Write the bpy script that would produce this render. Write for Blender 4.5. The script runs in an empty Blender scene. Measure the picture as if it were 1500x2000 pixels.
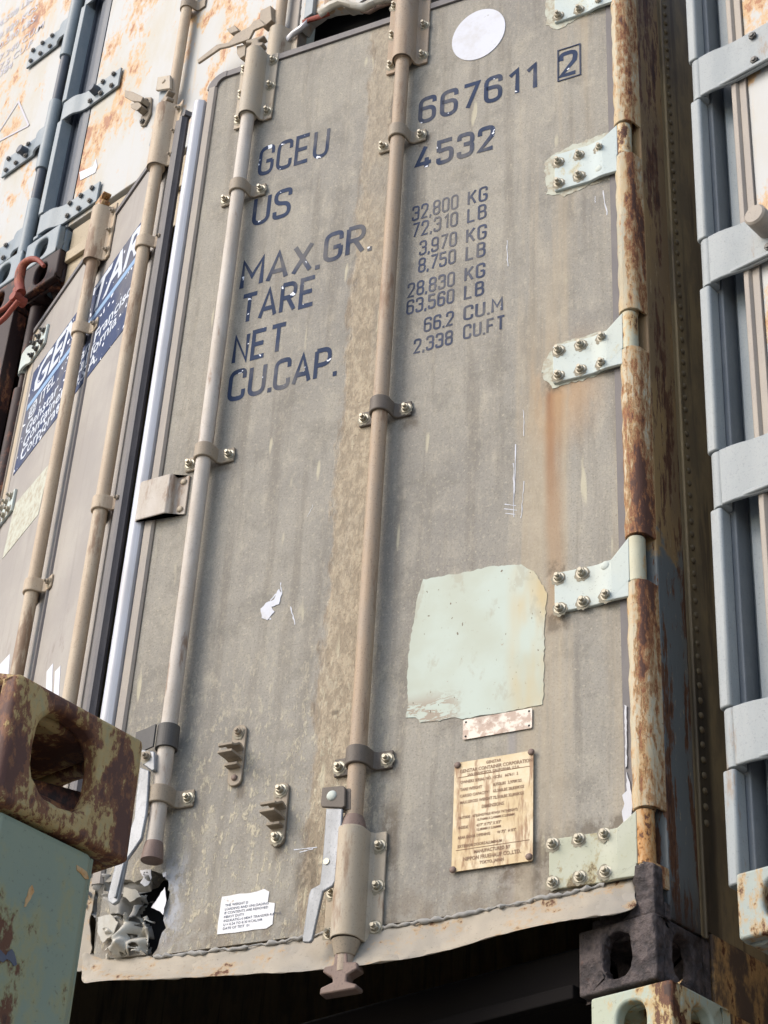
import bpy, bmesh, math, random
from mathutils import Matrix, Vector, noise as mnoise
R = math.radians
random.seed(7)
scene = bpy.context.scene
C = scene.collection
# ------------------------------------------------------------------ camera
F_PX, CX, CY = 3700.0, 750.0, 1000.0
CAM = Vector((1.7469, -2.5124, 1.65))
up = Vector((1075 - CX, -4350 - CY, F_PX)).normalized()          # world up seen from the camera
fw = (Vector((0, 0, 1)) - up * up.z).normalized()
rt = fw.cross(up)
if rt.x < 0: rt = -rt
A = R(44.0)
WX = rt * math.cos(A) - fw * math.sin(A)
WY = rt * math.sin(A) + fw * math.cos(A)
WZ = up
cam_d = bpy.data.cameras.new('camera')
cam = bpy.data.objects.new('camera', cam_d)
C.objects.link(cam)
m3 = Matrix(((WX.x, -WX.y, -WX.z), (WY.x, -WY.y, -WY.z), (WZ.x, -WZ.y, -WZ.z)))
cam.matrix_world = Matrix.Translation(CAM) @ m3.to_4x4()
cam_d.sensor_fit = 'HORIZONTAL'
cam_d.sensor_width = 36.0
cam_d.lens = 36.0 * F_PX / 1500.0
cam_d.clip_end = 2000.0
cam_d.clip_start = 0.05
scene.camera = cam
# ------------------------------------------------------------------ world, sun, exposure
SUN_DIR = Vector((-0.36, -0.72, 0.60)).normalized()              # towards the sun
world = bpy.data.worlds.new('World')
scene.world = world
world.use_nodes = True
wn = world.node_tree.nodes
bgn = wn['Background']
sky = wn.new('ShaderNodeTexSky')
sky.sky_type = 'NISHITA'
sky.sun_disc = False
sky.sun_elevation = math.asin(SUN_DIR.z)
sky.sun_rotation = math.atan2(SUN_DIR.x, SUN_DIR.y)
sky.dust_density = 2.0
sky.air_density = 1.0
sky.ozone_density = 0.3
world.node_tree.links.new(sky.outputs[0], bgn.inputs[0])
bgn.inputs[1].default_value = 0.15
sun_d = bpy.data.lights.new('sun', 'SUN')
sun_d.energy = 1.05
sun_d.angle = R(28)
sun_d.color = (1.0, 0.96, 0.90)
sun = bpy.data.objects.new('sun', sun_d)
C.objects.link(sun)
sun.rotation_euler = SUN_DIR.to_track_quat('Z', 'Y').to_euler()
scene.view_settings.view_transform = 'Standard'
scene.view_settings.look = 'None'
scene.view_settings.gamma = 1.0
scene.view_settings.exposure = 0.95

# ------------------------------------------------------------------ measuring: where a sight line meets a real plane
def ray(px, py):
    v = Vector((px - CX, py - CY, F_PX))
    return Vector((v.dot(WX), v.dot(WY), v.dot(WZ)))
def on(M, px, py, y=0.0):
    """local (x, z) on the plane local y = y of frame M"""
    Mi = M.inverted()
    o = Mi @ CAM
    d = (Mi.to_3x3() @ ray(px, py))
    t = (y - o.y) / d.y
    p = o + d * t
    return p.x, p.z
M_ID = Matrix.Identity(4)
M_R = Matrix.Rotation(R(17), 4, 'Z')                                        # right door frame, origin on its hinge pin
M_L = Matrix.Translation((-2.295, 0.030, 0)) @ Matrix.Rotation(R(-17.5), 4, 'Z')   # left door frame
M_E = Matrix.Translation((0.19, 0, 2.84)) @ Matrix.Rotation(R(0.55), 4, 'Y')
M_C = Matrix.Translation((-2.31, 0, 0))
M_G = Matrix.Translation((0.502, -1.675, 0)) @ Matrix.Rotation(R(3), 4, 'Z')
def RD(px, py, y=0.0): return on(M_R, px, py, y)
def LD(px, py, y=0.0): return on(M_L, px, py, y)
def FP(px, py, y=0.0): return on(M_ID, px, py, y)
def EP(px, py, y=0.0): return on(M_E, px, py, y)

# ------------------------------------------------------------------ node shorthand
class V:
    def __init__(s, m, k): s.m, s.k = m, k
    def _op(s, op, o=None, o2=None, clamp=False):
        n = s.m.nt.nodes.new('ShaderNodeMath'); n.operation = op; n.use_clamp = clamp
        for i, q in enumerate((s, o, o2)):
            if q is None: continue
            if isinstance(q, V): s.m.nt.links.new(q.k, n.inputs[i])
            else: n.inputs[i].default_value = q
        return V(s.m, n.outputs[0])
    def __add__(s, o): return s._op('ADD', o)
    __radd__ = __add__
    def __sub__(s, o): return s._op('SUBTRACT', o)
    def __rsub__(s, o): return (s * -1.0) + o
    def __mul__(s, o): return s._op('MULTIPLY', o)
    __rmul__ = __mul__
    def abs(s): return s._op('ABSOLUTE')
    def max(s, o): return s._op('MAXIMUM', o)
    def min(s, o): return s._op('MINIMUM', o)
    def clamp(s): return s._op('ADD', 0.0, clamp=True)
    def step(s, a, b, lo=0.0, hi=1.0):
        n = s.m.nt.nodes.new('ShaderNodeMapRange'); n.interpolation_type = 'SMOOTHSTEP'
        s.m.nt.links.new(s.k, n.inputs[0])
        for i, q in ((1, a), (2, b), (3, lo), (4, hi)):
            n.inputs[i].default_value = q
        return V(s.m, n.outputs[0])
    def band(s, a, b, w): return s.step(a - w, a + w) * s.step(b - w, b + w, 1.0, 0.0)
class Mat:
    def __init__(s, name):
        s.mat = bpy.data.materials.new(name); s.mat.use_nodes = True
        s.nt = s.mat.node_tree
        s.b = s.nt.nodes['Principled BSDF']
        tc = s.nt.nodes.new('ShaderNodeTexCoord')
        sp = s.nt.nodes.new('ShaderNodeSeparateXYZ')
        s.nt.links.new(tc.outputs['Object'], sp.inputs[0])
        s.x, s.y, s.z = (V(s, sp.outputs[i]) for i in range(3))
        s.obj = tc.outputs['Object']
    def noise(s, scale, det=4, rough=0.55, sx=1, sy=1, sz=1, off=0.0, dist=0.0):
        mp = s.nt.nodes.new('ShaderNodeMapping'); s.nt.links.new(s.obj, mp.inputs[0])
        mp.inputs['Scale'].default_value = (sx, sy, sz); mp.inputs['Location'].default_value = (off, off * 1.7, off * 0.6)
        n = s.nt.nodes.new('ShaderNodeTexNoise'); s.nt.links.new(mp.outputs[0], n.inputs['Vector'])
        n.inputs['Scale'].default_value = scale; n.inputs['Detail'].default_value = det
        n.inputs['Roughness'].default_value = rough; n.inputs['Distortion'].default_value = dist
        return V(s, n.outputs[0])
    def voro(s, scale, sx=1, sy=1, sz=1, off=0.0):
        mp = s.nt.nodes.new('ShaderNodeMapping'); s.nt.links.new(s.obj, mp.inputs[0])
        mp.inputs['Scale'].default_value = (sx, sy, sz); mp.inputs['Location'].default_value = (off, off, off)
        n = s.nt.nodes.new('ShaderNodeTexVoronoi'); s.nt.links.new(mp.outputs[0], n.inputs['Vector'])
        n.inputs['Scale'].default_value = scale
        return V(s, n.outputs['Distance'])
    def col(s, c):
        n = s.nt.nodes.new('ShaderNodeRGB'); n.outputs[0].default_value = (*c, 1); return n.outputs[0]
    def mix(s, a, b, f):
        n = s.nt.nodes.new('ShaderNodeMix'); n.data_type = 'RGBA'
        for q, i in ((a, 6), (b, 7)):
            if isinstance(q, tuple): n.inputs[i].default_value = (*q, 1)
            else: s.nt.links.new(q, n.inputs[i])
        if isinstance(f, V): s.nt.links.new(f.k, n.inputs[0])
        else: n.inputs[0].default_value = f
        return n.outputs[2]
    def out(s, c, rough=0.7, metal=0.0, bump=None, bs=0.3, bd=0.002, spec=0.35):
        if isinstance(c, tuple): s.b.inputs['Base Color'].default_value = (*c, 1)
        else: s.nt.links.new(c, s.b.inputs['Base Color'])
        for q, k in ((rough, 'Roughness'), (metal, 'Metallic')):
            if isinstance(q, V): s.nt.links.new(q.k, s.b.inputs[k])
            else: s.b.inputs[k].default_value = q
        s.b.inputs['Specular IOR Level'].default_value = spec
        if bump is not None:
            n = s.nt.nodes.new('ShaderNodeBump'); n.inputs['Strength'].default_value = bs; n.inputs['Distance'].default_value = bd
            s.nt.links.new(bump.k, n.inputs['Height']); s.nt.links.new(n.outputs[0], s.b.inputs['Normal'])
        return s.mat
def srgb(r, g, b):
    f = lambda c: (c / 255 / 12.92) if c / 255 < 0.04045 else ((c / 255 + 0.055) / 1.055) ** 2.4
    return (f(r), f(g), f(b))

# ------------------------------------------------------------------ materials
def mat_door_right():
    m = Mat('weathered_taupe_door_paint')
    x, z = m.x, m.z
    n1 = m.noise(2.2, 5, 0.6); n2 = m.noise(22, 5, 0.65, sz=0.5); fine = m.noise(240, 3, 0.7); st = m.noise(30, 4, 0.6, sz=0.06)
    c = m.mix(srgb(136, 132, 125), srgb(152, 147, 137), n1.step(0.35, 0.65))
    c = m.mix(c, srgb(168, 161, 147), n2.step(0.48, 0.74) * 0.7)
    c = m.mix(c, srgb(118, 112, 103), st.step(0.48, 0.68) * 0.55)
    c = m.mix(c, srgb(120, 116, 108), m.noise(9, 6, 0.7, off=51).step(0.52, 0.66) * 0.5)
    c = m.mix(c, srgb(104, 97, 86), fine.step(0.50, 0.68) * 0.55)
    c = m.mix(c, srgb(186, 178, 160), m.noise(130, 4, 0.75, off=3).step(0.54, 0.70) * 0.55)
    # sandy peeled band beside the centre rod, widening toward the bottom
    edge = m.noise(26, 5, 0.7, sz=0.35, off=5) * 0.09
    half = (z * -0.020) + 0.175
    bx = (x + 0.615 + (z - 3.0) * 0.006 + edge - 0.045)
    band = (bx.abs() - half * 0.52).step(-0.012, 0.006, 1.0, 0.0)
    pit = m.noise(75, 4, 0.75, sz=0.55, off=9)
    sand = m.mix(srgb(144, 131, 112), srgb(172, 158, 136), pit.step(0.42, 0.62))
    sand = m.mix(sand, srgb(112, 98, 82), m.noise(120, 4, 0.7, off=2).step(0.55, 0.68) * 0.7)
    c = m.mix(c, sand, band * (m.noise(6, 4, 0.6, sz=0.4, off=4).step(0.33, 0.5) * 0.55 + 0.35) * z.step(5.3, 4.2, 0.6, 1.0))
    c = m.mix(c, srgb(116, 102, 86), (bx.abs() - half * 0.50).abs().step(0.002, 0.014, 1.0, 0.0) * m.noise(30, 5, 0.7, sz=0.3, off=33).step(0.46, 0.6) * 0.6)
    # rough light scuffing over the lower left
    low = z.step(3.75, 3.2, 0.0, 1.0) * x.step(-0.45, -0.6, 0.0, 1.0)
    scuff = m.noise(95, 4, 0.75, sx=1.0, sz=0.45, off=7).step(0.52, 0.64)
    c = m.mix(c, srgb(192, 182, 158), low * scuff * 0.75)
    c = m.mix(c, srgb(178, 170, 152), scuff * 0.22)
    # tan dirt runs near the hinge side
    run = m.noise(16, 4, 0.6, sz=0.035, off=11)
    hs = x.step(-0.34, -0.22)
    c = m.mix(c, srgb(176, 160, 134), hs * run.step(0.44, 0.64) * 0.45)
    c = m.mix(c, srgb(150, 146, 146), hs * m.noise(14, 3, 0.5, sz=0.03, off=21).step(0.54, 0.66) * z.step(3.75, 3.6, 0.0, 1.0) * 0.6)
    # orange rust run below the second hinge
    xr = x + 0.170 + (m.noise(5, 3, 0.5, sx=0.1, sz=0.7, off=1) - 0.5) * 0.03
    rr = (xr.abs()).step(0.006, 0.028, 1.0, 0.0) * z.band(3.55, 4.13, 0.03) * z.step(3.55, 4.15, 0.45, 1.0)
    c = m.mix(c, srgb(152, 118, 84), rr * (m.noise(20, 4, 0.6, sz=0.1, off=71).step(0.3, 0.6) * 0.4 + 0.35))
    rr2 = (x + 0.176).abs().step(0.002, 0.016, 1.0, 0.0) * z.step(3.7, 4.15) * z.step(4.11, 4.135, 1.0, 0.0)
    c = m.mix(c, srgb(122, 72, 44), rr2 * 0.55)
    hal = (x + 0.15).abs().step(0.02, 0.12, 1.0, 0.0) * (z - 4.12).abs().step(0.0, 0.2, 1.0, 0.0)
    c = m.mix(c, srgb(176, 142, 104), hal * m.noise(12, 4, 0.6, sz=0.3, off=31).step(0.4, 0.6) * 0.6)
    # pale drips and flecks
    fl = m.noise(34, 2, 0.4, sz=0.16, off=41).step(0.70, 0.76)
    c = m.mix(c, srgb(190, 182, 158), fl * 0.65)
    # dark grime along the bottom and next to the low hinge
    g = z.step(3.10, 2.98, 0.0, 1.0) * m.noise(20, 4, 0.6, off=17).step(0.4, 0.6)
    c = m.mix(c, srgb(112, 96, 78), g * 0.45)
    hb = (x + 0.26).abs().step(0.0, 0.06, 1.0, 0.0) * (z - 3.07).abs().step(0.0, 0.10, 1.0, 0.0) * m.noise(30, 4, 0.7, off=13).step(0.42, 0.6)
    c = m.mix(c, srgb(92, 78, 64), hb * 0.8)
    # grime that has gathered round the fittings
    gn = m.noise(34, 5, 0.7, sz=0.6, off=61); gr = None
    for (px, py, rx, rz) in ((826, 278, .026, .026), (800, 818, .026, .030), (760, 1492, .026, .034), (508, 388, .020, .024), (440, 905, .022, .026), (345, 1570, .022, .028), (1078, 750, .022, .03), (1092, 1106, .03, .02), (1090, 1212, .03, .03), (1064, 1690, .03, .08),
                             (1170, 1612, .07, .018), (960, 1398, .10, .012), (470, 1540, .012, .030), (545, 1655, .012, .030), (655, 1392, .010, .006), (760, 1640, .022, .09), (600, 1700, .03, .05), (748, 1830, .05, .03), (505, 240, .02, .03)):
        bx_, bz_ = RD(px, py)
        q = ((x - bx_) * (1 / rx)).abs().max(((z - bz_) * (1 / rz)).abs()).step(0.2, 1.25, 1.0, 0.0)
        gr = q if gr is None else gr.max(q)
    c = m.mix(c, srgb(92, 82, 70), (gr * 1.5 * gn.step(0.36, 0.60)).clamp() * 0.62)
    bx_, bz_ = RD(335, 1760)
    halo = ((x - bx_).abs() * (1 / .03)).max((z - bz_).abs() * (1 / .10)).step(0.3, 1.2, 1.0, 0.0)
    c = m.mix(c, srgb(168, 170, 176), halo * gn.step(0.42, 0.56) * 0.8)
    bump = fine * 0.4 + n2 * 0.5 + band * pit * 2.2 + low * scuff * 0.6 + m.noise(4, 3, 0.5, off=77) * 7.0 + m.noise(1.6, 2, 0.5, off=87) * 10.0
    return m.out(c, 0.78, 0, bump, 0.7, 0.0024, 0.2)
def mat_door_left():
    m = Mat('weathered_grey_door_paint')
    n1 = m.noise(3, 5, 0.6); fine = m.noise(240, 3, 0.7); st = m.noise(30, 4, 0.6, sz=0.05)
    c = m.mix(srgb(146, 140, 134), srgb(160, 154, 146), n1.step(0.35, 0.65))
    c = m.mix(c, srgb(130, 124, 120), st.step(0.5, 0.72) * 0.45)
    c = m.mix(c, srgb(112, 106, 100), fine.step(0.55, 0.72) * 0.3)
    c = m.mix(c, srgb(178, 162, 136), (m.x.step(1.03, 1.06) * 0.6).max(m.x.step(0.09, 0.05, 0.0, 1.0) * 0.8))
    c = m.mix(c, srgb(116, 104, 98), m.z.step(4.3, 3.9, 0.0, 1.0) * m.noise(14, 5, 0.7, sz=0.5, off=3).step(0.52, 0.7) * 0.6)
    return m.out(c, 0.7, 0, fine + n1, 0.3, 0.002)
def dusty(name, base, dust, dark, dusta=0.55, darka=0.5, rough=0.6, metal=0.0, sz=0.35, rust=None, rusta=0.0):
    m = Mat(name)
    a = m.noise(16, 5, 0.65, sz=sz); f = m.noise(260, 3, 0.75); g = m.noise(60, 4, 0.7, sz=0.5, off=3)
    c = m.mix(base, dust, a.step(0.4, 0.62) * dusta)
    c = m.mix(c, dark, f.step(0.55, 0.70) * darka)
    c = m.mix(c, dark, g.step(0.60, 0.72) * darka * 0.6)
    if rust: c = m.mix(c, rust, m.noise(11, 6, 0.72, sz=0.22, off=8).step(0.57 - rusta, 0.66 - rusta) * 0.8)
    return m.out(c, rough, metal, f * 0.5 + g, 0.35, 0.0012)
def rusty(name, base, base2, rustc=(92, 58, 38), deep=(52, 36, 32), amt=0.5, sz=0.3, scale=9, tan=(190, 150, 96), rough=0.65, fade=0.06, zr=None, off=0.0):
    """paint with flaking rust: halo of tan, then brown, then a deep core"""
    m = Mat(name)
    a = m.noise(scale, 7, 0.68, sx=1, sy=1, sz=sz, off=off); b = m.noise(scale * 6, 5, 0.7, sz=0.6, off=5 + off)
    r = a * 0.72 + b * 0.28
    if zr: r = r + m.z.step(zr[0], zr[1]) * zr[2]
    t = 0.62 - amt * 0.22
    n1 = m.noise(4, 4, 0.6, off=2)
    c = m.mix(srgb(*base), srgb(*base2), n1.step(0.38, 0.62))
    c = m.mix(c, srgb(*tan), r.step(t - fade * 1.3, t) * 0.85)
    c = m.mix(c, srgb(*rustc), r.step(t - 0.012, t + 0.02))
    c = m.mix(c, srgb(*deep), r.step(t + 0.035, t + 0.07) * 0.85)
    c = m.mix(c, srgb(60, 48, 42), m.noise(180, 3, 0.7).step(0.60, 0.72) * 0.4)
    h = r.step(t - 0.02, t + 0.02) * -1.0 + b * 0.6
    return m.out(c, rough, 0, h, 0.5, 0.0025)
def mat_white_rusty():
    m = Mat('white_door_paint_with_rust_stains')
    a = m.noise(5.5, 7, 0.66, sz=0.55, off=3); b = m.noise(38, 5, 0.7, sz=0.5, off=1)
    # the stains gather away from the hinge edge
    right = 0.022
    r = a * 0.74 + b * 0.26 + right
    st = m.noise(18, 4, 0.6, sz=0.06, off=6)
    c = m.mix(srgb(170, 171, 170), srgb(166, 159, 142), m.noise(6, 5, 0.6, sz=0.3, off=9).step(0.42, 0.66) * 0.8)
    c = m.mix(c, srgb(180, 154, 112), st.step(0.56, 0.70) * 0.55)
    c = m.mix(c, srgb(184, 146, 96), r.step(0.53, 0.585) * 0.85)
    c = m.mix(c, srgb(150, 98, 60), r.step(0.583, 0.62))
    c = m.mix(c, srgb(104, 74, 66), r.step(0.64, 0.67))
    c = m.mix(c, srgb(190, 184, 172), m.noise(150, 3, 0.7).step(0.62, 0.72) * 0.4)
    return m.out(c, 0.55, 0, r.step(0.57, 0.62), 0.4, 0.002)
MAT = {}
MAT['door_r'] = mat_door_right()
MAT['door_l'] = mat_door_left()
MAT['white'] = mat_white_rusty()
MAT['rod_tan'] = dusty('tan_dusty_rod_paint', srgb(172, 154, 132), srgb(184, 170, 148), srgb(116, 98, 80), 0.6, 0.5, rust=srgb(124, 98, 76), rusta=0.03)
MAT['rod_grey'] = dusty('chalky_grey_rod_paint', srgb(172, 162, 150), srgb(190, 184, 176), srgb(120, 108, 96), 0.6, 0.4, rust=srgb(124, 98, 76), rusta=0.03)
MAT['rod_brown'] = dusty('brown_stained_rod_paint', srgb(158, 138, 116), srgb(146, 134, 120), srgb(92, 76, 64), 0.6, 0.6, rust=srgb(124, 98, 76), rusta=0.03)
MAT['sleeve'] = dusty('sleeve_paint', srgb(166, 156, 140), srgb(178, 160, 134), srgb(110, 98, 86), 0.5, 0.4, rust=srgb(124, 98, 76), rusta=0.03)
MAT['clamp'] = dusty('grimy_clamp_steel', srgb(138, 126, 110), srgb(158, 144, 124), srgb(84, 76, 68), 0.5, 0.6)
MAT['clamp_dark'] = dusty('dark_clamp_steel', srgb(92, 84, 76), srgb(112, 102, 92), srgb(56, 50, 46), 0.5, 0.6)
MAT['rubber_band'] = dusty('ribbed_black_rubber', srgb(72, 70, 68), srgb(92, 88, 84), srgb(40, 40, 40), 0.4, 0.5)
MAT['grime'] = dusty('grime_ring', srgb(128, 122, 106), srgb(146, 138, 118), srgb(92, 82, 68), 0.5, 0.5)
MAT['bolt'] = dusty('zinc_bolt', srgb(176, 172, 158), srgb(150, 140, 120), srgb(80, 74, 66), 0.6, 0.5, 0.4, 0.35, 1)
MAT['bolt_dark'] = dusty('dark_bolt', srgb(78, 78, 78), srgb(104, 100, 94), srgb(44, 42, 40), 0.5, 0.5, 0.5, 0.3, 1)
MAT['handle'] = dusty('worn_galvanised_handle', srgb(132, 134, 136), srgb(164, 166, 170), srgb(84, 82, 82), 0.7, 0.5, 0.42, 0.15)
MAT['lining'] = dusty('grey_crumpled_lining', srgb(142, 140, 136), srgb(156, 152, 144), srgb(118, 114, 108), 0.6, 0.35, 0.7, 0.0)
MAT['steel_rust'] = dusty('brown_oxidised_steel', srgb(110, 92, 84), srgb(138, 118, 106), srgb(60, 46, 42), 0.5, 0.6)
MAT['plate_mint'] = rusty('mint_white_hinge_paint', (178, 188, 186), (184, 190, 182), amt=-0.22, scale=9, tan=(176, 164, 126), sz=0.6)
MAT['plate_mint_dirty'] = rusty('dirty_mint_hinge_paint', (166, 168, 148), (176, 178, 162), amt=0.1, scale=14, tan=(150, 136, 98), sz=0.8, rustc=(116, 102, 80), deep=(84, 70, 56))
def mat_post():
    m = Mat('cream_post_paint_flaking_to_rust')
    a = m.noise(13, 8, 0.72, sz=0.13, off=2.2, dist=0.3); b = m.noise(70, 6, 0.75, sz=0.4, off=1); big = m.noise(3.2, 4, 0.6, sz=0.8, off=7)
    side = m.x.step(0.0, 0.02) * 0.05                      # the outer corner of the post has lost most of its paint
    r = a * 0.5 + b * 0.34 + big * 0.16 + side
    c = m.mix(srgb(176, 168, 146), srgb(178, 158, 124), m.noise(18, 5, 0.7, sz=0.25, off=3).step(0.42, 0.62))
    c = m.mix(c, srgb(150, 148, 134), m.noise(7, 4, 0.6, sz=0.3, off=13).step(0.52, 0.66) * 0.7)
    c = m.mix(c, srgb(186, 138, 84), r.step(0.495, 0.555) * 0.75)
    c = m.mix(c, srgb(132, 86, 54), r.step(0.552, 0.578))
    c = m.mix(c, srgb(74, 50, 42), r.step(0.585, 0.615) * 0.9)
    c = m.mix(c, srgb(108, 66, 44), m.noise(110, 4, 0.7, off=4).step(0.62, 0.68) * 0.7)
    return m.out(c, 0.65, 0, r.step(0.53, 0.57) * -1.0 + b * 0.8, 0.8, 0.003)
MAT['post'] = mat_post()
MAT['post_side'] = None
MAT['barrel_mint'] = rusty('pale_mint_barrel_paint', (188, 190, 172), (178, 174, 150), amt=0.15, scale=14, sz=0.4)
MAT['barrel_rust'] = rusty('orange_stained_barrel', (186, 150, 104), (170, 150, 118), amt=0.32, scale=16, sz=0.4, tan=(176, 122, 62))
MAT['mint'] = rusty('mint_green_paint_with_rust', (122, 134, 112), (146, 138, 102), amt=0.64, scale=26, sz=0.42, tan=(168, 140, 90), off=4.0, rustc=(112, 74, 50), deep=(74, 48, 42), fade=0.10)
MAT['mint_post'] = rusty('mint_green_post_paint', (122, 132, 115), (130, 138, 116), amt=0.40, scale=7, sz=0.5, tan=(140, 136, 98), off=1.3)
MAT['mint_pale'] = rusty('pale_mint_casting_paint', (158, 168, 156), (164, 170, 152), amt=0.36, scale=10, sz=0.4, tan=(178, 146, 92), off=6)
MAT['casting_blue'] = rusty('blue_grey_casting_with_rust', (140, 150, 148), (150, 158, 152), amt=0.34, scale=11, sz=0.4, tan=(170, 140, 96), off=6)
MAT['seat_blue'] = dusty('blue_grey_hinge_paint', srgb(140, 146, 148), srgb(152, 156, 156), srgb(98, 100, 100), 0.55, 0.45, 0.55, rust=srgb(132, 112, 92), rusta=-0.035)
MAT['slate'] = dusty('slate_blue_steel_paint', srgb(126, 136, 142), srgb(146, 152, 154), srgb(84, 88, 92), 0.5, 0.4, 0.5)
MAT['slate_mid'] = dusty('grey_slate_recess_paint', srgb(104, 110, 116), srgb(122, 126, 128), srgb(76, 78, 80), 0.5, 0.4, 0.45)
MAT['slate_dark'] = dusty('dark_slate_recess_paint', srgb(74, 80, 90), srgb(94, 98, 104), srgb(54, 56, 60), 0.5, 0.4, 0.5)
MAT['gasket'] = dusty('grey_rubber_gasket', srgb(104, 100, 100), srgb(120, 114, 110), srgb(74, 70, 70), 0.5, 0.4, 0.6)
MAT['gasket_dark'] = dusty('dark_rubber_gasket', srgb(72, 70, 74), srgb(92, 88, 88), srgb(40, 38, 40), 0.6, 0.5, 0.55)
MAT['tan_gasket'] = dusty('tan_weathered_gasket', srgb(146, 138, 130), srgb(162, 152, 138), srgb(108, 100, 94), 0.5, 0.4, 0.6)
def mat_alu():
    m = Mat('brushed_bare_aluminium'); f = m.noise(300, 3, 0.6, sz=0.02); g = m.noise(12, 5, 0.6, sz=0.4)
    c = m.mix(srgb(176, 177, 182), srgb(156, 154, 154), g.step(0.45, 0.7) * 0.5)
    c = m.mix(c, srgb(198, 200, 206), f.step(0.5, 0.7) * 0.5)
    return m.out(c, g.step(0.3, 0.7, 0.3, 0.5), 0.15, f, 0.1, 0.0005)
MAT['alu'] = mat_alu()
MAT['alu_dirty'] = dusty('dirty_torn_aluminium', srgb(184, 182, 174), srgb(168, 160, 144), srgb(136, 128, 116), 0.6, 0.35, 0.7, 0.0)
MAT['lip'] = rusty('bent_bottom_channel_metal', (140, 134, 124), (158, 148, 132), amt=0.14, scale=12, sz=1.6, tan=(164, 138, 104), off=9)
MAT['black_rust'] = None
def mat_black_rust():
    m = Mat('black_flaking_corroded_steel'); a = m.noise(28, 7, 0.7); v = m.voro(60)
    c = m.mix(srgb(58, 52, 52), srgb(92, 82, 80), a.step(0.4, 0.62)); c = m.mix(c, srgb(112, 74, 58), m.noise(11, 5, 0.7, off=5).step(0.6, 0.7) * 0.6)
    c = m.mix(c, srgb(34, 30, 30), v.step(0.02, 0.3, 1.0, 0.0) * 0.6)
    return m.out(c, 0.6, 0, a * 2.0 + v * 0.7, 1.0, 0.008)
MAT['black_rust'] = mat_black_rust()
def mat_post_side():
    m = Mat('brown_rusted_post_side'); a = m.noise(16, 7, 0.7, sy=1.6, sz=0.14, off=3); b = m.noise(60, 5, 0.72, sz=0.35, off=1)
    r = a * 0.7 + b * 0.3
    low = m.z.step(3.78, 3.62, 0.0, 1.0)
    edge = (m.z - 3.70 + (m.noise(14, 4, 0.6, off=4) - 0.5) * 0.5).step(-0.03, 0.03, 1.0, 0.0)
    base = m.mix(srgb(150, 122, 82), srgb(128, 106, 78), m.noise(5, 4, 0.6, sz=0.4).step(0.4, 0.6))
    base = m.mix(base, srgb(100, 104, 104), edge * (m.y - 0.09).step(0.0, 0.06, 1.0, 0.35))
    base = m.mix(base, srgb(172, 152, 122), m.noise(90, 4, 0.7, sz=0.25, off=8).step(0.62, 0.68) * 0.6)
    hi = m.z.step(4.9, 5.2) * 0.035
    t = r + hi
    c = m.mix(base, srgb(96, 64, 44), t.step(0.51, 0.545)); c = m.mix(c, srgb(56, 38, 34), t.step(0.56, 0.60) * 0.85)
    c = m.mix(c, srgb(44, 36, 34), m.z.step(3.05, 2.9, 0.0, 1.0) * 0.85)
    return m.out(c, 0.6, 0, t.step(0.50, 0.56) * -1 + b, 0.5, 0.003)
MAT['post_side'] = mat_post_side()
def mat_side():
    m = Mat('brown_side_wall_paint'); a = m.noise(14, 6, 0.7, sz=0.3); st = m.noise(40, 4, 0.6, sz=0.05)
    c = m.mix(srgb(148, 130, 98), srgb(120, 106, 84), a.step(0.4, 0.62)); c = m.mix(c, srgb(78, 66, 54), st.step(0.52, 0.66) * 0.6)
    c = m.mix(c, srgb(38, 34, 32), (m.z + (a - 0.5) * 0.8).step(3.65, 3.45, 0.0, 1.0) * (m.y - 0.155).abs().step(0.02, 0.04, 1.0, 0.0) * 0.8)
    c = m.mix(c, srgb(176, 168, 150), m.voro(48, sz=0.25, off=3).step(0.10, 0.13, 1.0, 0.0) * m.z.step(3.5, 3.3, 0.0, 1.0) * (m.y - 0.16).abs().step(0.006, 0.012, 1.0, 0.0))
    return m.out(c, 0.6, 0, a, 0.4, 0.003)
MAT['side'] = mat_side()
def mat_letters(name, base, chip=0.68, chipc=(226, 230, 240), wear=0.5):
    m = Mat(name); a = m.noise(26, 3, 0.6, off=2); b = m.noise(150, 3, 0.7)
    c = m.mix(srgb(*base), tuple(min(1, q * 1.5) for q in srgb(*base)), m.noise(12, 3, 0.6).step(0.4, 0.65) * wear)
    c = m.mix(c, srgb(140, 134, 122), m.noise(8, 5, 0.6, sz=0.6, off=19).step(0.44, 0.66) * 0.38)
    c = m.mix(c, srgb(140, 132, 120), (b * 0.6 + m.noise(30, 4, 0.6, off=9) * 0.4).step(0.63, 0.70) * 0.6)
    c = m.mix(c, srgb(*chipc), m.noise(42, 2, 0.45, off=5).step(chip, chip + 0.015))
    return m.out(c, 0.75, spec=0.12)
MAT['navy'] = mat_letters('navy_stencil_paint', (46, 56, 78), 0.665)
MAT['navy_small'] = mat_letters('faded_navy_stencil_paint', (62, 68, 86), 0.73)
MAT['sign_blue'] = mat_letters('blue_sign_vinyl', (60, 70, 98), 0.645, wear=0.25)
MAT['sign_white'] = Mat('white_sign_lettering').out(srgb(186, 192, 202), 0.6)
MAT['sign_cyan'] = Mat('light_blue_sign_stripe').out(srgb(128, 156, 188), 0.5)
def mat_disc():
    m = Mat('matt_white_disc'); return m.out(m.mix(m.mix(srgb(200, 202, 210), srgb(186, 184, 184), m.noise(14, 6, 0.7).step(0.45, 0.65) * 0.6), srgb(140, 132, 120), m.noise(60, 6, 0.75, off=3).step(0.62, 0.68) * 0.5), 0.7)
MAT['decal_white'] = mat_disc()
MAT['faint_grey'] = Mat('faded_grey_lettering').out(srgb(176, 174, 182), 0.6)
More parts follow.
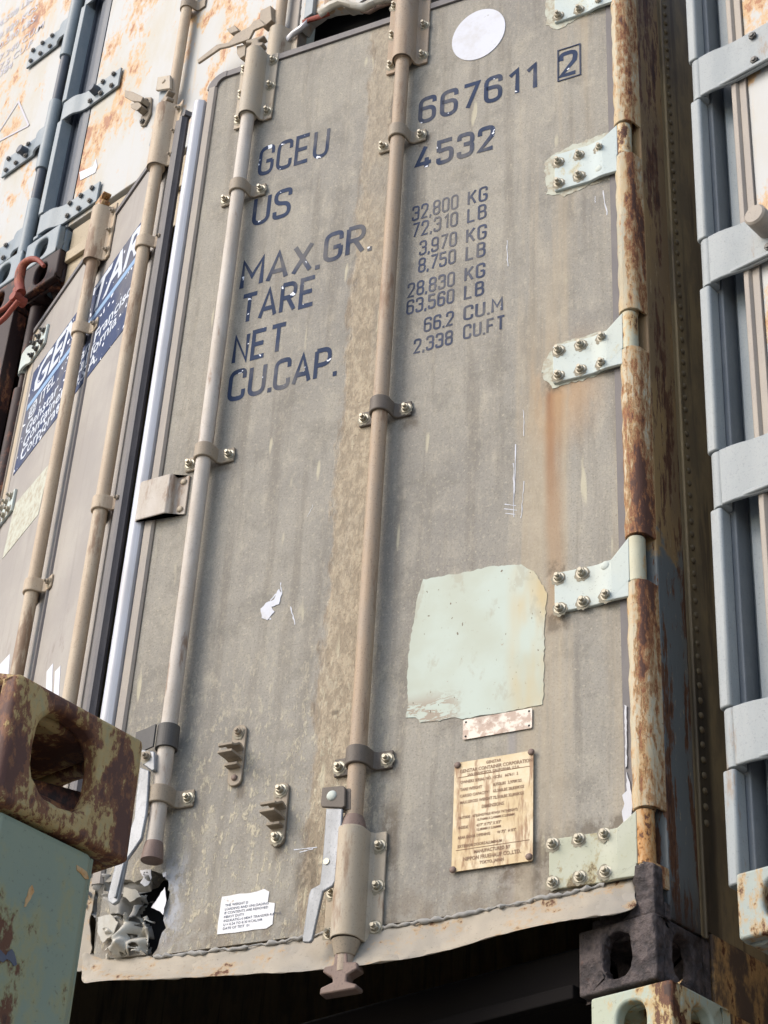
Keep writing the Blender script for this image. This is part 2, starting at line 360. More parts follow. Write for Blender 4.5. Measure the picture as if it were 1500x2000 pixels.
def mat_patch():
    m = Mat('pale_mint_paint_patch'); a = m.noise(60, 5, 0.7, sz=0.8); s = m.noise(300, 2, 0.6)
    c = m.mix(srgb(176, 186, 176), srgb(170, 176, 162), m.noise(7, 4, 0.5).step(0.4, 0.65))
    c = m.mix(c, srgb(184, 160, 112), m.x.step(-0.275, -0.235) * m.noise(10, 3, 0.6, sz=0.3, off=3).step(0.35, 0.6) * 0.8)
    c = m.mix(c, srgb(150, 136, 116), a.step(0.64, 0.70) * 0.8)
    sc = m.noise(22, 5, 0.75, sx=0.7, sz=1.7, off=8, dist=0.6)
    c = m.mix(c, srgb(156, 150, 132), m.noise(16, 6, 0.7, off=15, sz=0.5).step(0.54, 0.64) * 0.5)
    zone = (m.x + 0.45).abs().step(0.05, 0.11, 1.0, 0.0) * (m.z - 3.385).abs().step(0.03, 0.075, 1.0, 0.0)
    c = m.mix(c, srgb(150, 138, 122), zone * sc.step(0.50, 0.53))
    c = m.mix(c, srgb(110, 100, 84), m.noise(110, 2, 0.5, sz=0.5, off=6).step(0.71, 0.74))
    return m.out(c, 0.6, 0, a, 0.2, 0.001)
MAT['patch'] = mat_patch()
def mat_over():
    m = Mat('pale_overspray_paint'); a = m.noise(40, 5, 0.7)
    return m.out(m.mix(srgb(178, 180, 166), srgb(160, 152, 134), a.step(0.42, 0.62)), 0.7)
MAT['over'] = mat_over()
def mat_brass():
    m = Mat('tarnished_brass_plate'); a = m.noise(40, 5, 0.65, sx=1.6, sz=0.3); b = m.noise(16, 5, 0.6, off=4)
    c = m.mix(srgb(182, 162, 126), srgb(196, 182, 154), b.step(0.4, 0.62)); c = m.mix(c, srgb(128, 94, 64), a.step(0.50, 0.66) * 0.8)
    return m.out(c, 0.5, 0.12, a, 0.3, 0.001)
MAT['brass'] = mat_brass()
MAT['brass_text'] = Mat('brown_etched_lettering').out(srgb(124, 94, 70), 0.6)
def mat_bare():
    m = Mat('scratched_blank_nameplate'); a = m.noise(50, 6, 0.7); b = m.noise(20, 4, 0.6, off=4)
    c = m.mix(srgb(184, 176, 166), srgb(150, 134, 122), a.step(0.45, 0.58)); c = m.mix(c, srgb(120, 100, 88), b.step(0.56, 0.66) * 0.6)
    return m.out(c, 0.5, 0.3, a, 0.2, 0.001)
MAT['bare'] = mat_bare()
def mat_sticker():
    m = Mat('torn_white_sticker'); a = m.noise(34, 5, 0.7, off=2)
    c = m.mix(srgb(214, 214, 216), srgb(166, 150, 128), (a + (m.z - 3.085) * 3.0).step(0.60, 0.64))
    return m.out(c, 0.6)
MAT['sticker'] = mat_sticker()
MAT['hook'] = rusty('red_oxide_hook_paint', (142, 70, 56), (128, 62, 50), amt=0.1, scale=16, tan=(160, 92, 64), rustc=(110, 60, 44), deep=(70, 42, 38))
MAT['rust_post'] = rusty('dark_rusted_corner_steel', (92, 70, 62), (118, 84, 60), amt=0.9, scale=12, tan=(150, 98, 60), rustc=(88, 54, 42), deep=(38, 30, 30))
MAT['dark_in'] = Mat('shade_black_interior').out((0.012, 0.012, 0.013), 0.8)  # near-black colour carries the shade inside hollows and open ends
MAT['dark_sill'] = dusty('shade_black_sill', srgb(22, 20, 20), srgb(34, 30, 28), srgb(14, 12, 12), 0.5, 0.5)
MAT['dark_sill'] = Mat('shade_black_sill').out(srgb(26, 24, 24), 0.9, spec=0.05)  # deep shade below the doors is put into this black
MAT['header'] = dusty('tan_header_paint', srgb(158, 144, 120), srgb(174, 158, 130), srgb(84, 66, 54), 0.5, 0.5, rust=srgb(110, 72, 48), rusta=0.02)
def mat_ground():
    m = Mat('worn_concrete_yard'); a = m.noise(1.5, 6, 0.6); b = m.noise(40, 4, 0.6)
    return m.out(m.mix(m.mix((0.20, 0.19, 0.175), (0.29, 0.28, 0.26), a.step(0.35, 0.65)), (0.12, 0.12, 0.115), b.step(0.55, 0.7) * 0.4), 0.85, 0, b, 0.3, 0.01)
MAT['ground'] = mat_ground()
MAT['brown_body'] = rusty('brown_container_paint', (96, 78, 64), (84, 70, 60), amt=0.3, scale=5)
MAT['blue_body'] = dusty('grey_container_body_paint', srgb(150, 150, 144), srgb(164, 158, 146), srgb(100, 96, 90), 0.5, 0.4)

# ------------------------------------------------------------------ mesh builder
class G:
    def __init__(s): s.v = []; s.f = []
    def add(s, vs, fs):
        o = len(s.v); s.v += [tuple(q) for q in vs]; s.f += [tuple(i + o for i in f) for f in fs]; return s
    def box(s, x0, x1, y0, y1, z0, z1, M=None):
        vs = [Vector((x, y, z)) for z in (z0, z1) for y in (y0, y1) for x in (x0, x1)]
        if M: vs = [M @ q for q in vs]
        return s.add(vs, [(0, 2, 3, 1), (4, 5, 7, 6), (0, 1, 5, 4), (2, 6, 7, 3), (0, 4, 6, 2), (1, 3, 7, 5)])
    def prism(s, pts, y0, y1):
        """outline in (x, z) extruded along y"""
        n = len(pts)
        a = sum(pts[i][0] * pts[(i + 1) % n][1] - pts[(i + 1) % n][0] * pts[i][1] for i in range(n))
        if a < 0: pts = pts[::-1]
        vs = [(x, y0, z) for x, z in pts] + [(x, y1, z) for x, z in pts]
        return s.add(vs, [tuple(range(n)), tuple(range(2 * n - 1, n - 1, -1))] + [(i, i + n, (i + 1) % n + n, (i + 1) % n) for i in range(n)])
    def column(s, pts, z0, z1):
        """outline in (x, y) extruded along z"""
        n = len(pts)
        a = sum(pts[i][0] * pts[(i + 1) % n][1] - pts[(i + 1) % n][0] * pts[i][1] for i in range(n))
        if a < 0: pts = pts[::-1]
        vs = [(x, y, z0) for x, y in pts] + [(x, y, z1) for x, y in pts]
        return s.add(vs, [tuple(range(n - 1, -1, -1)), tuple(range(n, 2 * n))] + [(i, (i + 1) % n, (i + 1) % n + n, i + n) for i in range(n)])
    def tube(s, path, rad, n=20, cap=True):
        path = [Vector(p) for p in path]
        rads = rad if isinstance(rad, (list, tuple)) else [rad] * len(path)
        vs = []; ref = None
        for i, p in enumerate(path):
            t = (path[min(i + 1, len(path) - 1)] - path[max(i - 1, 0)]).normalized()
            if ref is None: ref = t.orthogonal().normalized()
            u = (ref - t * ref.dot(t)).normalized(); ref = u
            w = t.cross(u)
            for k in range(n):
                a = 2 * math.pi * k / n
                vs.append(p + (u * math.cos(a) + w * math.sin(a)) * rads[i])
        fs = []
        for i in range(len(path) - 1):
            for k in range(n):
                fs.append((i * n + k, i * n + (k + 1) % n, (i + 1) * n + (k + 1) % n, (i + 1) * n + k))
        if cap: fs += [tuple(range(n - 1, -1, -1)), tuple(range((len(path) - 1) * n, len(path) * n))]
        return s.add(vs, fs)
    def strip(s, poly, t, z0, z1):
        """a bent plate: centre line in (x, y), thickness t, extruded along z"""
        n = len(poly); L = []; Q = []
        for i, p in enumerate(poly):
            p = Vector(p)
            a = Vector(poly[max(i - 1, 0)]); b = Vector(poly[min(i + 1, n - 1)])
            if 0 < i < n - 1:
                d1 = (p - a).normalized(); d2 = (b - p).normalized(); d = (d1 + d2).normalized()
                k = 1 / max(0.5, d.dot(d1))
            else: d = (b - a).normalized(); k = 1
            nn = Vector((-d.y, d.x)) * (t / 2 * k)
            L.append(tuple(p + nn)); Q.append(tuple(p - nn))
        return s.column(L + Q[::-1], z0, z1)
def link(o, parent, M):
    C.objects.link(o)
    if parent is not None:
        o.parent = parent
        o.matrix_parent_inverse = WORLD[parent.name].inverted()
    o.matrix_basis = M
    WORLD[o.name] = M.copy()
    return o
WORLD = {}
def props(o, label=None, cat=None, group=None, kind=None):
    if label: o['label'] = label
    if cat: o['category'] = cat
    if group: o['group'] = group
    if kind: o['kind'] = kind
    return o
def thing(name, loc, label, cat, group=None):
    o = bpy.data.objects.new(name, None); o.empty_display_size = 0.2
    link(o, None, Matrix.Translation(loc))
    return props(o, label, cat, group)
def fin(g, name, mat, parent=None, M=M_ID, smooth=35, bevel=0.0, label=None, solid=0.0):
    me = bpy.data.meshes.new(name)
    me.from_pydata([tuple(q) for q in g.v], [], g.f)
    bm = bmesh.new(); bm.from_mesh(me); bmesh.ops.recalc_face_normals(bm, faces=bm.faces); bm.to_mesh(me); bm.free()
    if smooth:
        me.polygons.foreach_set('use_smooth', [True] * len(me.polygons))
        me.set_sharp_from_angle(angle=R(smooth))
    me.materials.append(MAT[mat] if isinstance(mat, str) else mat)
    o = bpy.data.objects.new(name, me)
    if solid:
        q = o.modifiers.new('solid', 'SOLIDIFY'); q.thickness = solid; q.offset = 0
    if bevel:
        q = o.modifiers.new('bevel', 'BEVEL'); q.width = bevel; q.segments = 2; q.limit_method = 'ANGLE'; q.angle_limit = R(40)
        q.harden_normals = False
    link(o, parent, M)
    if label: o['label'] = label
    return o
def copy(o, parent, M):
    c = o.copy(); return link(c, parent, M)

# ------------------------------------------------------------------ small hardware (meshes shared by every copy)
def make_bolt_mesh(name, mat, hexr=0.0085, h=0.008, stud=0.0045, sh=0.007, washer=0.0115):
    """axis along -y, base at the origin"""
    g = G()
    def ring(r0, r1, y0, y1, n, ph=0):
        vs = [(r0 * math.cos(2 * math.pi * k / n + ph), y0, r0 * math.sin(2 * math.pi * k / n + ph)) for k in range(n)] + \
             [(r1 * math.cos(2 * math.pi * k / n + ph), y1, r1 * math.sin(2 * math.pi * k / n + ph)) for k in range(n)]
        g.add(vs, [tuple(range(n)), tuple(range(2 * n - 1, n - 1, -1))] + [(k, k + n, (k + 1) % n + n, (k + 1) % n) for k in range(n)])
    if washer: ring(washer, washer, 0.001, -0.002, 18)
    ring(hexr, hexr, -0.002, -0.0025 - h * 0.8, 6, 0.3)
    ring(hexr, hexr * 0.82, -0.0025 - h * 0.8, -0.002 - h, 6, 0.3)
    ring(stud, stud * 0.85, -0.0019 - h, -0.002 - h - sh, 12)
    nf = len(g.f)
    if washer:
        rnd = random.Random(len(name) + int(hexr * 1e5)); n = 22
        rr = [washer * rnd.uniform(1.15, 1.55) for _ in range(n)]
        g.add([(q * math.cos(2 * math.pi * k / n), -0.0006, q * math.sin(2 * math.pi * k / n) - 0.002) for k, q in enumerate(rr)], [tuple(range(n))])
    me = bpy.data.meshes.new(name); me.from_pydata(g.v, [], g.f); me.materials.append(MAT[mat]); me.materials.append(MAT['grime'])
    if washer: me.polygons[len(me.polygons) - 1].material_index = 1
    bm = bmesh.new(); bm.from_mesh(me); bmesh.ops.recalc_face_normals(bm, faces=bm.faces); bm.to_mesh(me); bm.free()
    return me
def make_rivet_mesh(name, mat, r=0.008, h=0.005):
    g = G(); n = 14; rings = [(r, 0.001), (r, -h * 0.3), (r * 0.8, -h * 0.75), (r * 0.4, -h)]
    vs = [(q * math.cos(2 * math.pi * k / n), y, q * math.sin(2 * math.pi * k / n)) for q, y in rings for k in range(n)]
    fs = [(i * n + k, (i + 1) * n + k, (i + 1) * n + (k + 1) % n, i * n + (k + 1) % n) for i in range(3) for k in range(n)] + [tuple(range(3 * n, 4 * n))]
    me = bpy.data.meshes.new(name); me.from_pydata(vs, [], fs); me.materials.append(MAT[mat])
    bm = bmesh.new(); bm.from_mesh(me); bmesh.ops.recalc_face_normals(bm, faces=bm.faces); bm.to_mesh(me); bm.free()
    me.polygons.foreach_set('use_smooth', [True] * len(me.polygons))
    return me
BOLT = make_bolt_mesh('bolt', 'bolt'); BOLT_D = make_bolt_mesh('bolt', 'bolt_dark'); BOLT_S = make_bolt_mesh('bolt', 'clamp', 0.0075, 0.007, 0.004, 0.006, 0.0105)
STUD = make_bolt_mesh('bolt', 'bolt_dark', 0.0095, 0.006, 0.006, 0.003, 0.0)
RIVET = make_rivet_mesh('rivet', 'plate_mint', 0.0105, 0.005); RIVET_T = make_rivet_mesh('rivet', 'sleeve', 0.008, 0.004); RIVET_B = make_rivet_mesh('rivet', 'side', 0.0068, 0.006)
RIVET_BL = make_rivet_mesh('rivet', 'steel_rust', 0.0065, 0.004)
def put(me, parent, M, x, z, y=0.0, name=None, rot=None, s=1.0):
    o = bpy.data.objects.new(name or me.name.split('.')[0], me)
    L = Matrix.Translation((x, y, z)) @ Matrix.Rotation(rot if rot is not None else random.uniform(0, 1), 4, 'Y') @ Matrix.Scale(s, 4)
    return link(o, parent, M @ L)

# ------------------------------------------------------------------ stroke lettering (condensed stencil capitals)
def rp(pts, r=0.2, closed=False, n=6):
    out = []; N = len(pts)
    for i, p in enumerate(pts):
        if not closed and i in (0, N - 1): out.append(p); continue
        a = pts[i - 1]; b = pts[(i + 1) % N]
        da = math.dist(a, p); db = math.dist(b, p); q = min(r, da / 2.01, db / 2.01)
        s = (p[0] + (a[0] - p[0]) / da * q, p[1] + (a[1] - p[1]) / da * q); e = (p[0] + (b[0] - p[0]) / db * q, p[1] + (b[1] - p[1]) / db * q)
        for k in range(n + 1):
            t = k / n
            out.append(((1 - t) ** 2 * s[0] + 2 * t * (1 - t) * p[0] + t * t * e[0], (1 - t) ** 2 * s[1] + 2 * t * (1 - t) * p[1] + t * t * e[1]))
    if closed: out.append(out[0])
    return out
def glyph(ch, w=0.42):
    r = w * 0.55
    g = {
     '0': [rp([(0, 0), (0, 1), (w, 1), (w, 0)], r, True)],
     '1': [[(0.05, 0.80), (w * 0.62, 1), (w * 0.62, 0)]],
     '2': [rp([(0, 0.70), (0, 1), (w, 1), (w, 0.60)], r)[:-1] + [(w * 0.94, 0.58), (0, 0), (w, 0)]],
     '3': [rp([(0, 0.76), (0, 1), (w, 1), (w, 0.53), (w * 0.35, 0.53)], r), rp([(w * 0.35, 0.53), (w, 0.53), (w, 0), (0, 0), (0, 0.24)], r)],
     '4': [[(w * 0.62, 1), (0, 0.22), (w * 1.08, 0.22)], [(w * 0.74, 0.46), (w * 0.74, 0)]],
     '5': [[(w, 1), (0, 1), (0, 0.54)], rp([(0, 0.56), (w, 0.62), (w, 0), (0, 0), (0, 0.24)], r)],
     '6': [rp([(w, 0.76), (w, 1), (0, 1), (0, 0), (w, 0), (w, 0.58), (0.0, 0.58)], r)],
     '7': [[(0, 1), (w, 1), (w * 0.28, 0)]],
     '8': [rp([(0, 0.53), (0, 1), (w, 1), (w, 0.53)], r * 0.9, True), rp([(0, 0), (0, 0.53), (w, 0.53), (w, 0)], r, True)],
     '9': [rp([(0, 0.24), (0, 0), (w, 0), (w, 1), (0, 1), (0, 0.42), (w, 0.42)], r)],
     'G': [rp([(w, 0.72), (w, 1), (0, 1), (0, 0), (w, 0), (w, 0.46)], r), [(w, 0.46), (w * 0.5, 0.46)]],
     'C': [rp([(w, 0.70), (w, 1), (0, 1), (0, 0), (w, 0), (w, 0.30)], r)],
     'E': [[(w * 0.95, 1), (0, 1), (0, 0), (w * 0.95, 0)], [(0, 0.51), (w * 0.82, 0.51)]],
     'F': [[(w * 0.95, 1), (0, 1), (0, 0)], [(0, 0.51), (w * 0.82, 0.51)]],
     'L': [[(0, 1), (0, 0), (w * 0.95, 0)]],
     'U': [rp([(0, 1), (0, 0), (w, 0), (w, 1)], r)],
     'S': [rp([(w, 0.76), (w, 1), (0, 1), (0, 0.56), (w, 0.46), (w, 0), (0, 0), (0, 0.24)], r * 0.9)],
     'M': [[(0, 0), (0, 1), (w * 0.62, 0.38), (w * 1.24, 1), (w * 1.24, 0)]],
     'A': [[(-0.02, 0), (w * 0.55, 1), (w * 1.12, 0)], [(w * 0.2, 0.30), (w * 0.9, 0.30)]],
     'X': [[(0, 0), (w * 1.05, 1)], [(0, 1), (w * 1.05, 0)]],
     'R': [[(0, 0), (0, 1)], rp([(0, 1), (w, 1), (w, 0.5), (0, 0.5)], r), [(w * 0.45, 0.5), (w, 0)]],
     'P': [[(0, 0), (0, 1)], rp([(0, 1), (w, 1), (w, 0.46), (0, 0.46)], r)],
     'B': [[(0, 0), (0, 1)], rp([(0, 1), (w * 0.95, 1), (w * 0.95, 0.53), (0, 0.53)], r), rp([(0, 0.53), (w, 0.53), (w, 0), (0, 0)], r)],
     'T': [[(-0.02, 1), (w + 0.02, 1)], [(w / 2, 1), (w / 2, 0)]],
     'N': [[(0, 0), (0, 1), (w, 0), (w, 1)]],
     'K': [[(0, 0), (0, 1)], [(w, 1), (0.02, 0.42)], [(w * 0.38, 0.58), (w, 0)]],
     '.': [[(0.0, 0.0), (0.0, 0.12)]], ',': [[(0.0, 0.10), (-0.04, -0.14)]], ' ': [],
    }[ch]
    adv = {'M': w * 1.24, 'A': w * 1.1, 'X': w * 1.05, '1': w * 0.66, '.': 0.0, ',': 0.0, ' ': w * 0.7, '4': w * 1.08}.get(ch, w)
    return g, adv
def letters(g, text, x, z, h, t, w=0.42, gap=0.26, y=-0.0006, sx=1.0):
    """adds the text to builder g, in the (x, z) plane facing -y; returns the end x"""
    k = 0
    for ch in text:
        st, adv = glyph(ch, w)
        for pl in st:
            yy = y - 0.00005 * (k % 7); k += 1
            P = [Vector((x + q[0] * h * sx, z + q[1] * (h - t) + t / 2)) for q in pl]
            closed = (P[0] - P[-1]).length < 1e-6
            if ch == '.': P = [Vector((P[0].x, z)), Vector((P[0].x, z + t))]
            L = []; Q = []
            for i, p in enumerate(P):
                a = P[i - 1] if i > 0 else (P[-2] if closed else P[0]); b = P[i + 1] if i < len(P) - 1 else (P[1] if closed else P[-1])
                if 0 < i < len(P) - 1 or closed:
                    d1 = (p - a).normalized(); d2 = (b - p).normalized(); d = d1 + d2
                    d = d.normalized() if d.length > 1e-4 else d1
                    kk = min(1.6, 1 / max(0.4, d.dot(d1)))
                else: d = (b - a).normalized(); kk = 1
                n = Vector((-d.y, d.x)) * (t / 2 * kk); L.append(p + n); Q.append(p - n)
            vs = [(q.x, yy, q.y) for q in L] + [(q.x, yy, q.y) for q in Q]; N = len(P)
            g.add(vs, [(i, i + 1, i + 1 + N, i + N) for i in range(N - 1)])
        x += (adv + gap) * h * sx if ch not in '.,' else (gap * 0.9) * h * sx
    return x
def text_mesh(g, body, x, z, size, sx=1.0, shear=0.0, y=-0.003, off=0.0, align='LEFT', spacing=1.0):
    cu = bpy.data.curves.new('txt', 'FONT'); cu.body = body; cu.size = size; cu.shear = shear; cu.offset = off; cu.align_x = align
    cu.resolution_u = 2; cu.space_character = spacing; cu.fill_mode = 'FRONT'
    o = bpy.data.objects.new('txt', cu); C.objects.link(o)
    dg = bpy.context.evaluated_depsgraph_get(); me = bpy.data.meshes.new_from_object(o.evaluated_get(dg))
    g.add([(x + v.co.x * sx, y, z + v.co.y) for v in me.vertices], [tuple(p.vertices) for p in me.polygons])
    bpy.data.objects.remove(o); bpy.data.curves.remove(cu); bpy.data.meshes.remove(me)

# ------------------------------------------------------------------ hardware builders
def jag(pts, amp, step, seed=0):
    rnd = random.Random(seed); out = []
    for i, p in enumerate(pts):
        q = pts[(i + 1) % len(pts)]; L = math.dist(p, q); n = max(1, int(L / step))
        for k in range(n):
            t = k / n; out.append((p[0] + (q[0] - p[0]) * t + rnd.uniform(-amp, amp), p[1] + (q[1] - p[1]) * t + rnd.uniform(-amp, amp)))
    return out
def rect_pts(x0, x1, z0, z1, r=0.006, n=4):
    out = []
    for cx, cz, a0 in ((x1 - r, z1 - r, 0), (x0 + r, z1 - r, 90), (x0 + r, z0 + r, 180), (x1 - r, z0 + r, 270)):
        for k in range(n + 1):
            a = R(a0 + 90 * k / n); out.append((cx + r * math.cos(a), cz + r * math.sin(a)))
    return out
def clamp_profile(x, yc, r, fl, ye=-0.004):
    pts = [(x - r - fl, ye), (x - r - 0.012, ye), (x - r - 0.004, ye - 0.008)]
    for k in range(0, 13):
        a = R(180 + 15 * k); pts.append((x + (r + 0.002) * math.cos(a), yc + (r + 0.002) * math.sin(a)))
    pts += [(x + r + 0.004, ye - 0.008), (x + r + 0.012, ye), (x + r + fl, ye)]
    return pts
YR = -0.031        # rod axis stands this far off the door skin
def rod_clamp(parent, M, x, z, mat='clamp', h=0.038, bolt=BOLT):
    g = G(); g.strip(clamp_profile(x, YR, 0.0185, 0.044), 0.006, z - h / 2, z + h / 2)
    fin(g, 'rod_clamp', mat, parent, M, 35, 0.002)
    for s in (-1, 1): put(bolt, parent, M, x + s * 0.051, z, -0.007, 'clamp_bolt')
def sleeve(parent, M, x, z0, z1, mat='sleeve', bolts=3, r=0.0205, bolt=BOLT, fl=0.036):
    g = G(); g.strip(clamp_profile(x, YR - 0.003, r, fl, -0.005), 0.006, z0, z1)
    for s in (z0, z1 - 0.004): g.tube([(x, YR - 0.003, s), (x, YR - 0.003, s + 0.004)], r + 0.0050, 28)
    fin(g, 'rod_sleeve', mat, parent, M, 35, 0.0015)
    for i in range(bolts):
        z = z0 + 0.028 + (z1 - z0 - 0.056) * i / max(1, bolts - 1)
        for s in (-1, 1): put(bolt, parent, M, x + s * (r + 0.0235), z, -0.008, 'sleeve_bolt')
def rod(container, M, x, z0, z1, mat, label=None):
    g = G(); g.tube([(x, YR, z0 + (z1 - z0) * k / 8) for k in range(9)], 0.0172, 28)
    return fin(g, 'locking_rod', mat, container, M, 60, 0, label)
def cam_hook(parent, M, x, z, s=1.0, mat='steel_rust', flip=1):
    P = [(-.040, .0), (-.044, -.012), (-.020, -.026), (-.016, -.038), (-.046, -.048), (-.048, -.064), (.042, -.060), (.044, -.050), (.016, -.040), (.018, -.026), (.044, -.014), (.040, .002), (.016, .004), (.014, .028), (-.016, .028), (-.018, .002)]
    g = G(); g.prism([(x + a * s, z + b * s * flip) for a, b in P], YR - 0.02 * s, YR + 0.016 * s)
    fin(g, 'cam_hook', mat, parent, M, 35, 0.003)
def hinge(container, M, zc, h, L, mat, bmat, sgn=-1, bolts=(), bolt=BOLT, barrel_r=0.0185, bh=None, rivets=(), label=None, yb=-0.010, jog=(0.045, 0.085), tn=0.008, bextra=0.0):
    """strap hinge: flat plate on the door, a joggle, and a barrel round the pin; sgn -1 runs to the left"""
    g = G(); j0, j1 = jog
    line = [(sgn * 0.012, yb), (sgn * j0, yb)] + [(sgn * (j0 + (j1 - j0) * t), yb + (-0.0045 - yb) * (3 * t * t - 2 * t ** 3)) for t in (0.25, 0.5, 0.75)] + [(sgn * j1, -0.0045), (sgn * L, -0.0045)]
    g.strip(line, tn, zc - h / 2, zc + h / 2)
    o = fin(g, 'strap_hinge', mat, container, M, 40, 0.0015, label)
    b = G(); bh = bh or h
    b.tube([(0, 0, zc - bh / 2), (0, 0, zc + bh / 2)], barrel_r, 24)
    fin(b, 'hinge_barrel', bmat, o, M, 50, 0.0015)
    for (x, z) in bolts: put(bolt, o, M, x, z, -0.0085, 'bolt')
    for (x, z) in rivets: put(RIVET, o, M, x, z, -0.0085, 'rivet')
    return o
def holed_plate(g, M, w, h, t, rx, rz, n=32, jit=0.0, cx=0.0, cz=0.0):
    """plate w x h centred at the origin in (x, z), thickness t along +y, with an oval hole"""
    def outer(a):
        c, s = math.cos(a), math.sin(a); k = min((w / 2) / max(abs(c), 1e-9), (h / 2) / max(abs(s), 1e-9)); return (c * k, s * k)
    def inner(a):
        c, s = math.cos(a), math.sin(a); p = 2 / 2.6
        return (cx + rx * math.copysign(abs(c) ** p, c) + random.uniform(-jit, jit), cz + rz * math.copysign(abs(s) ** p, s) + random.uniform(-jit, jit))
    ca = math.atan2(h, w); angs = sorted(set([2 * math.pi * k / n for k in range(n)] + [ca, math.pi - ca, math.pi + ca, 2 * math.pi - ca])); N = len(angs)
    vs = []
    I = [inner(a) for a in angs]
    for y in (0, t):
        vs += [M @ Vector((outer(a)[0], y, outer(a)[1])) for a in angs]
        vs += [M @ Vector((i[0], y, i[1])) for i in I]
    fs = []
    for k in range(N):
        j = (k + 1) % N
        fs += [(k, j, N + j, N + k), (2 * N + k, 3 * N + k, 3 * N + j, 2 * N + j), (N + k, N + j, 3 * N + j, 3 * N + k), (k, 2 * N + k, 2 * N + j, j)]
    g.add(vs, fs)
def casting(parent, M, x0, x1, y0, y1, z0, z1, mat, t=0.026, bevel=0.008, rx=0.032, rz=0.040, jit=0.0, name='corner_casting', label=None, cz=0.0):
    """hollow ISO corner fitting: holes in the -y face, both x faces, top and bottom"""
    g = G(); w, d, h = x1 - x0, y1 - y0, z1 - z0; cx, cy, czz = (x0 + x1) / 2, (y0 + y1) / 2, (z0 + z1) / 2
    holed_plate(g, Matrix.Translation((cx, y0, czz)), w, h, t, rx, rz, jit=jit, cz=cz)
    g.box(x0, x1, y1 - t, y1, z0, z1)
    dd = d - 2 * t
    for s, xx in ((1, x1), (-1, x0)):
        Ms = Matrix.Translation((xx, cy, czz)) @ Matrix.Rotation(R(90 if s > 0 else -90), 4, 'Z')
        holed_plate(g, Ms, dd, h, t, min(rx * 1.05, dd / 2 - 0.012), rz, jit=jit, cz=cz)
    for s, zz in ((1, z1), (-1, z0)):
        Ms = Matrix.Translation((cx, cy, zz)) @ Matrix.Rotation(R(-90 if s > 0 else 90), 4, 'X')
        holed_plate(g, Ms, w - 2 * t, dd, t * 0.9, 0.028, 0.045)
    bm_o = fin(g, name, mat, parent, M, 40, 0, label)
    bm = bmesh.new(); bm.from_mesh(bm_o.data)
    bmesh.ops.remove_doubles(bm, verts=bm.verts, dist=1e-5)
    bm.to_mesh(bm_o.data); bm.free()
    q = bm_o.modifiers.new('bevel', 'BEVEL'); q.width = bevel * 0.75; q.use_clamp_overlap = False; q.segments = 3; q.limit_method = 'ANGLE'; q.angle_limit = R(60)
    return bm_o
def shell(cont, M, x0, x1, y0, z0, z1, depth, mat, inner=True):
    """closed steel body behind the door frame, walls as separate plates"""
    w = 0.05
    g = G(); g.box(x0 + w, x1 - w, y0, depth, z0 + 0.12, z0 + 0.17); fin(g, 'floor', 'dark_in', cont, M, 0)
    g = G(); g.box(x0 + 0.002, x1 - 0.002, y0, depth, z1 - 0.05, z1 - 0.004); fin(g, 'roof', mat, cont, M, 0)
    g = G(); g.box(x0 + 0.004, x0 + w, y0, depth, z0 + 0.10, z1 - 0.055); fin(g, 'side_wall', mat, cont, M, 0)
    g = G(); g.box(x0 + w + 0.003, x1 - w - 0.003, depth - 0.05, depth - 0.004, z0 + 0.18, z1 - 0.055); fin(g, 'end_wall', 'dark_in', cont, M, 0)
# === PART 2 ===
# ================================================================== setting
g = G(); g.box(-600, 600, -600, 600, -0.5, 0.0)
props(fin(g, 'ground', 'ground', None, M_ID, 0), kind='structure')
ZB, ZT = 2.812, 5.690          # the main container's bottom and top

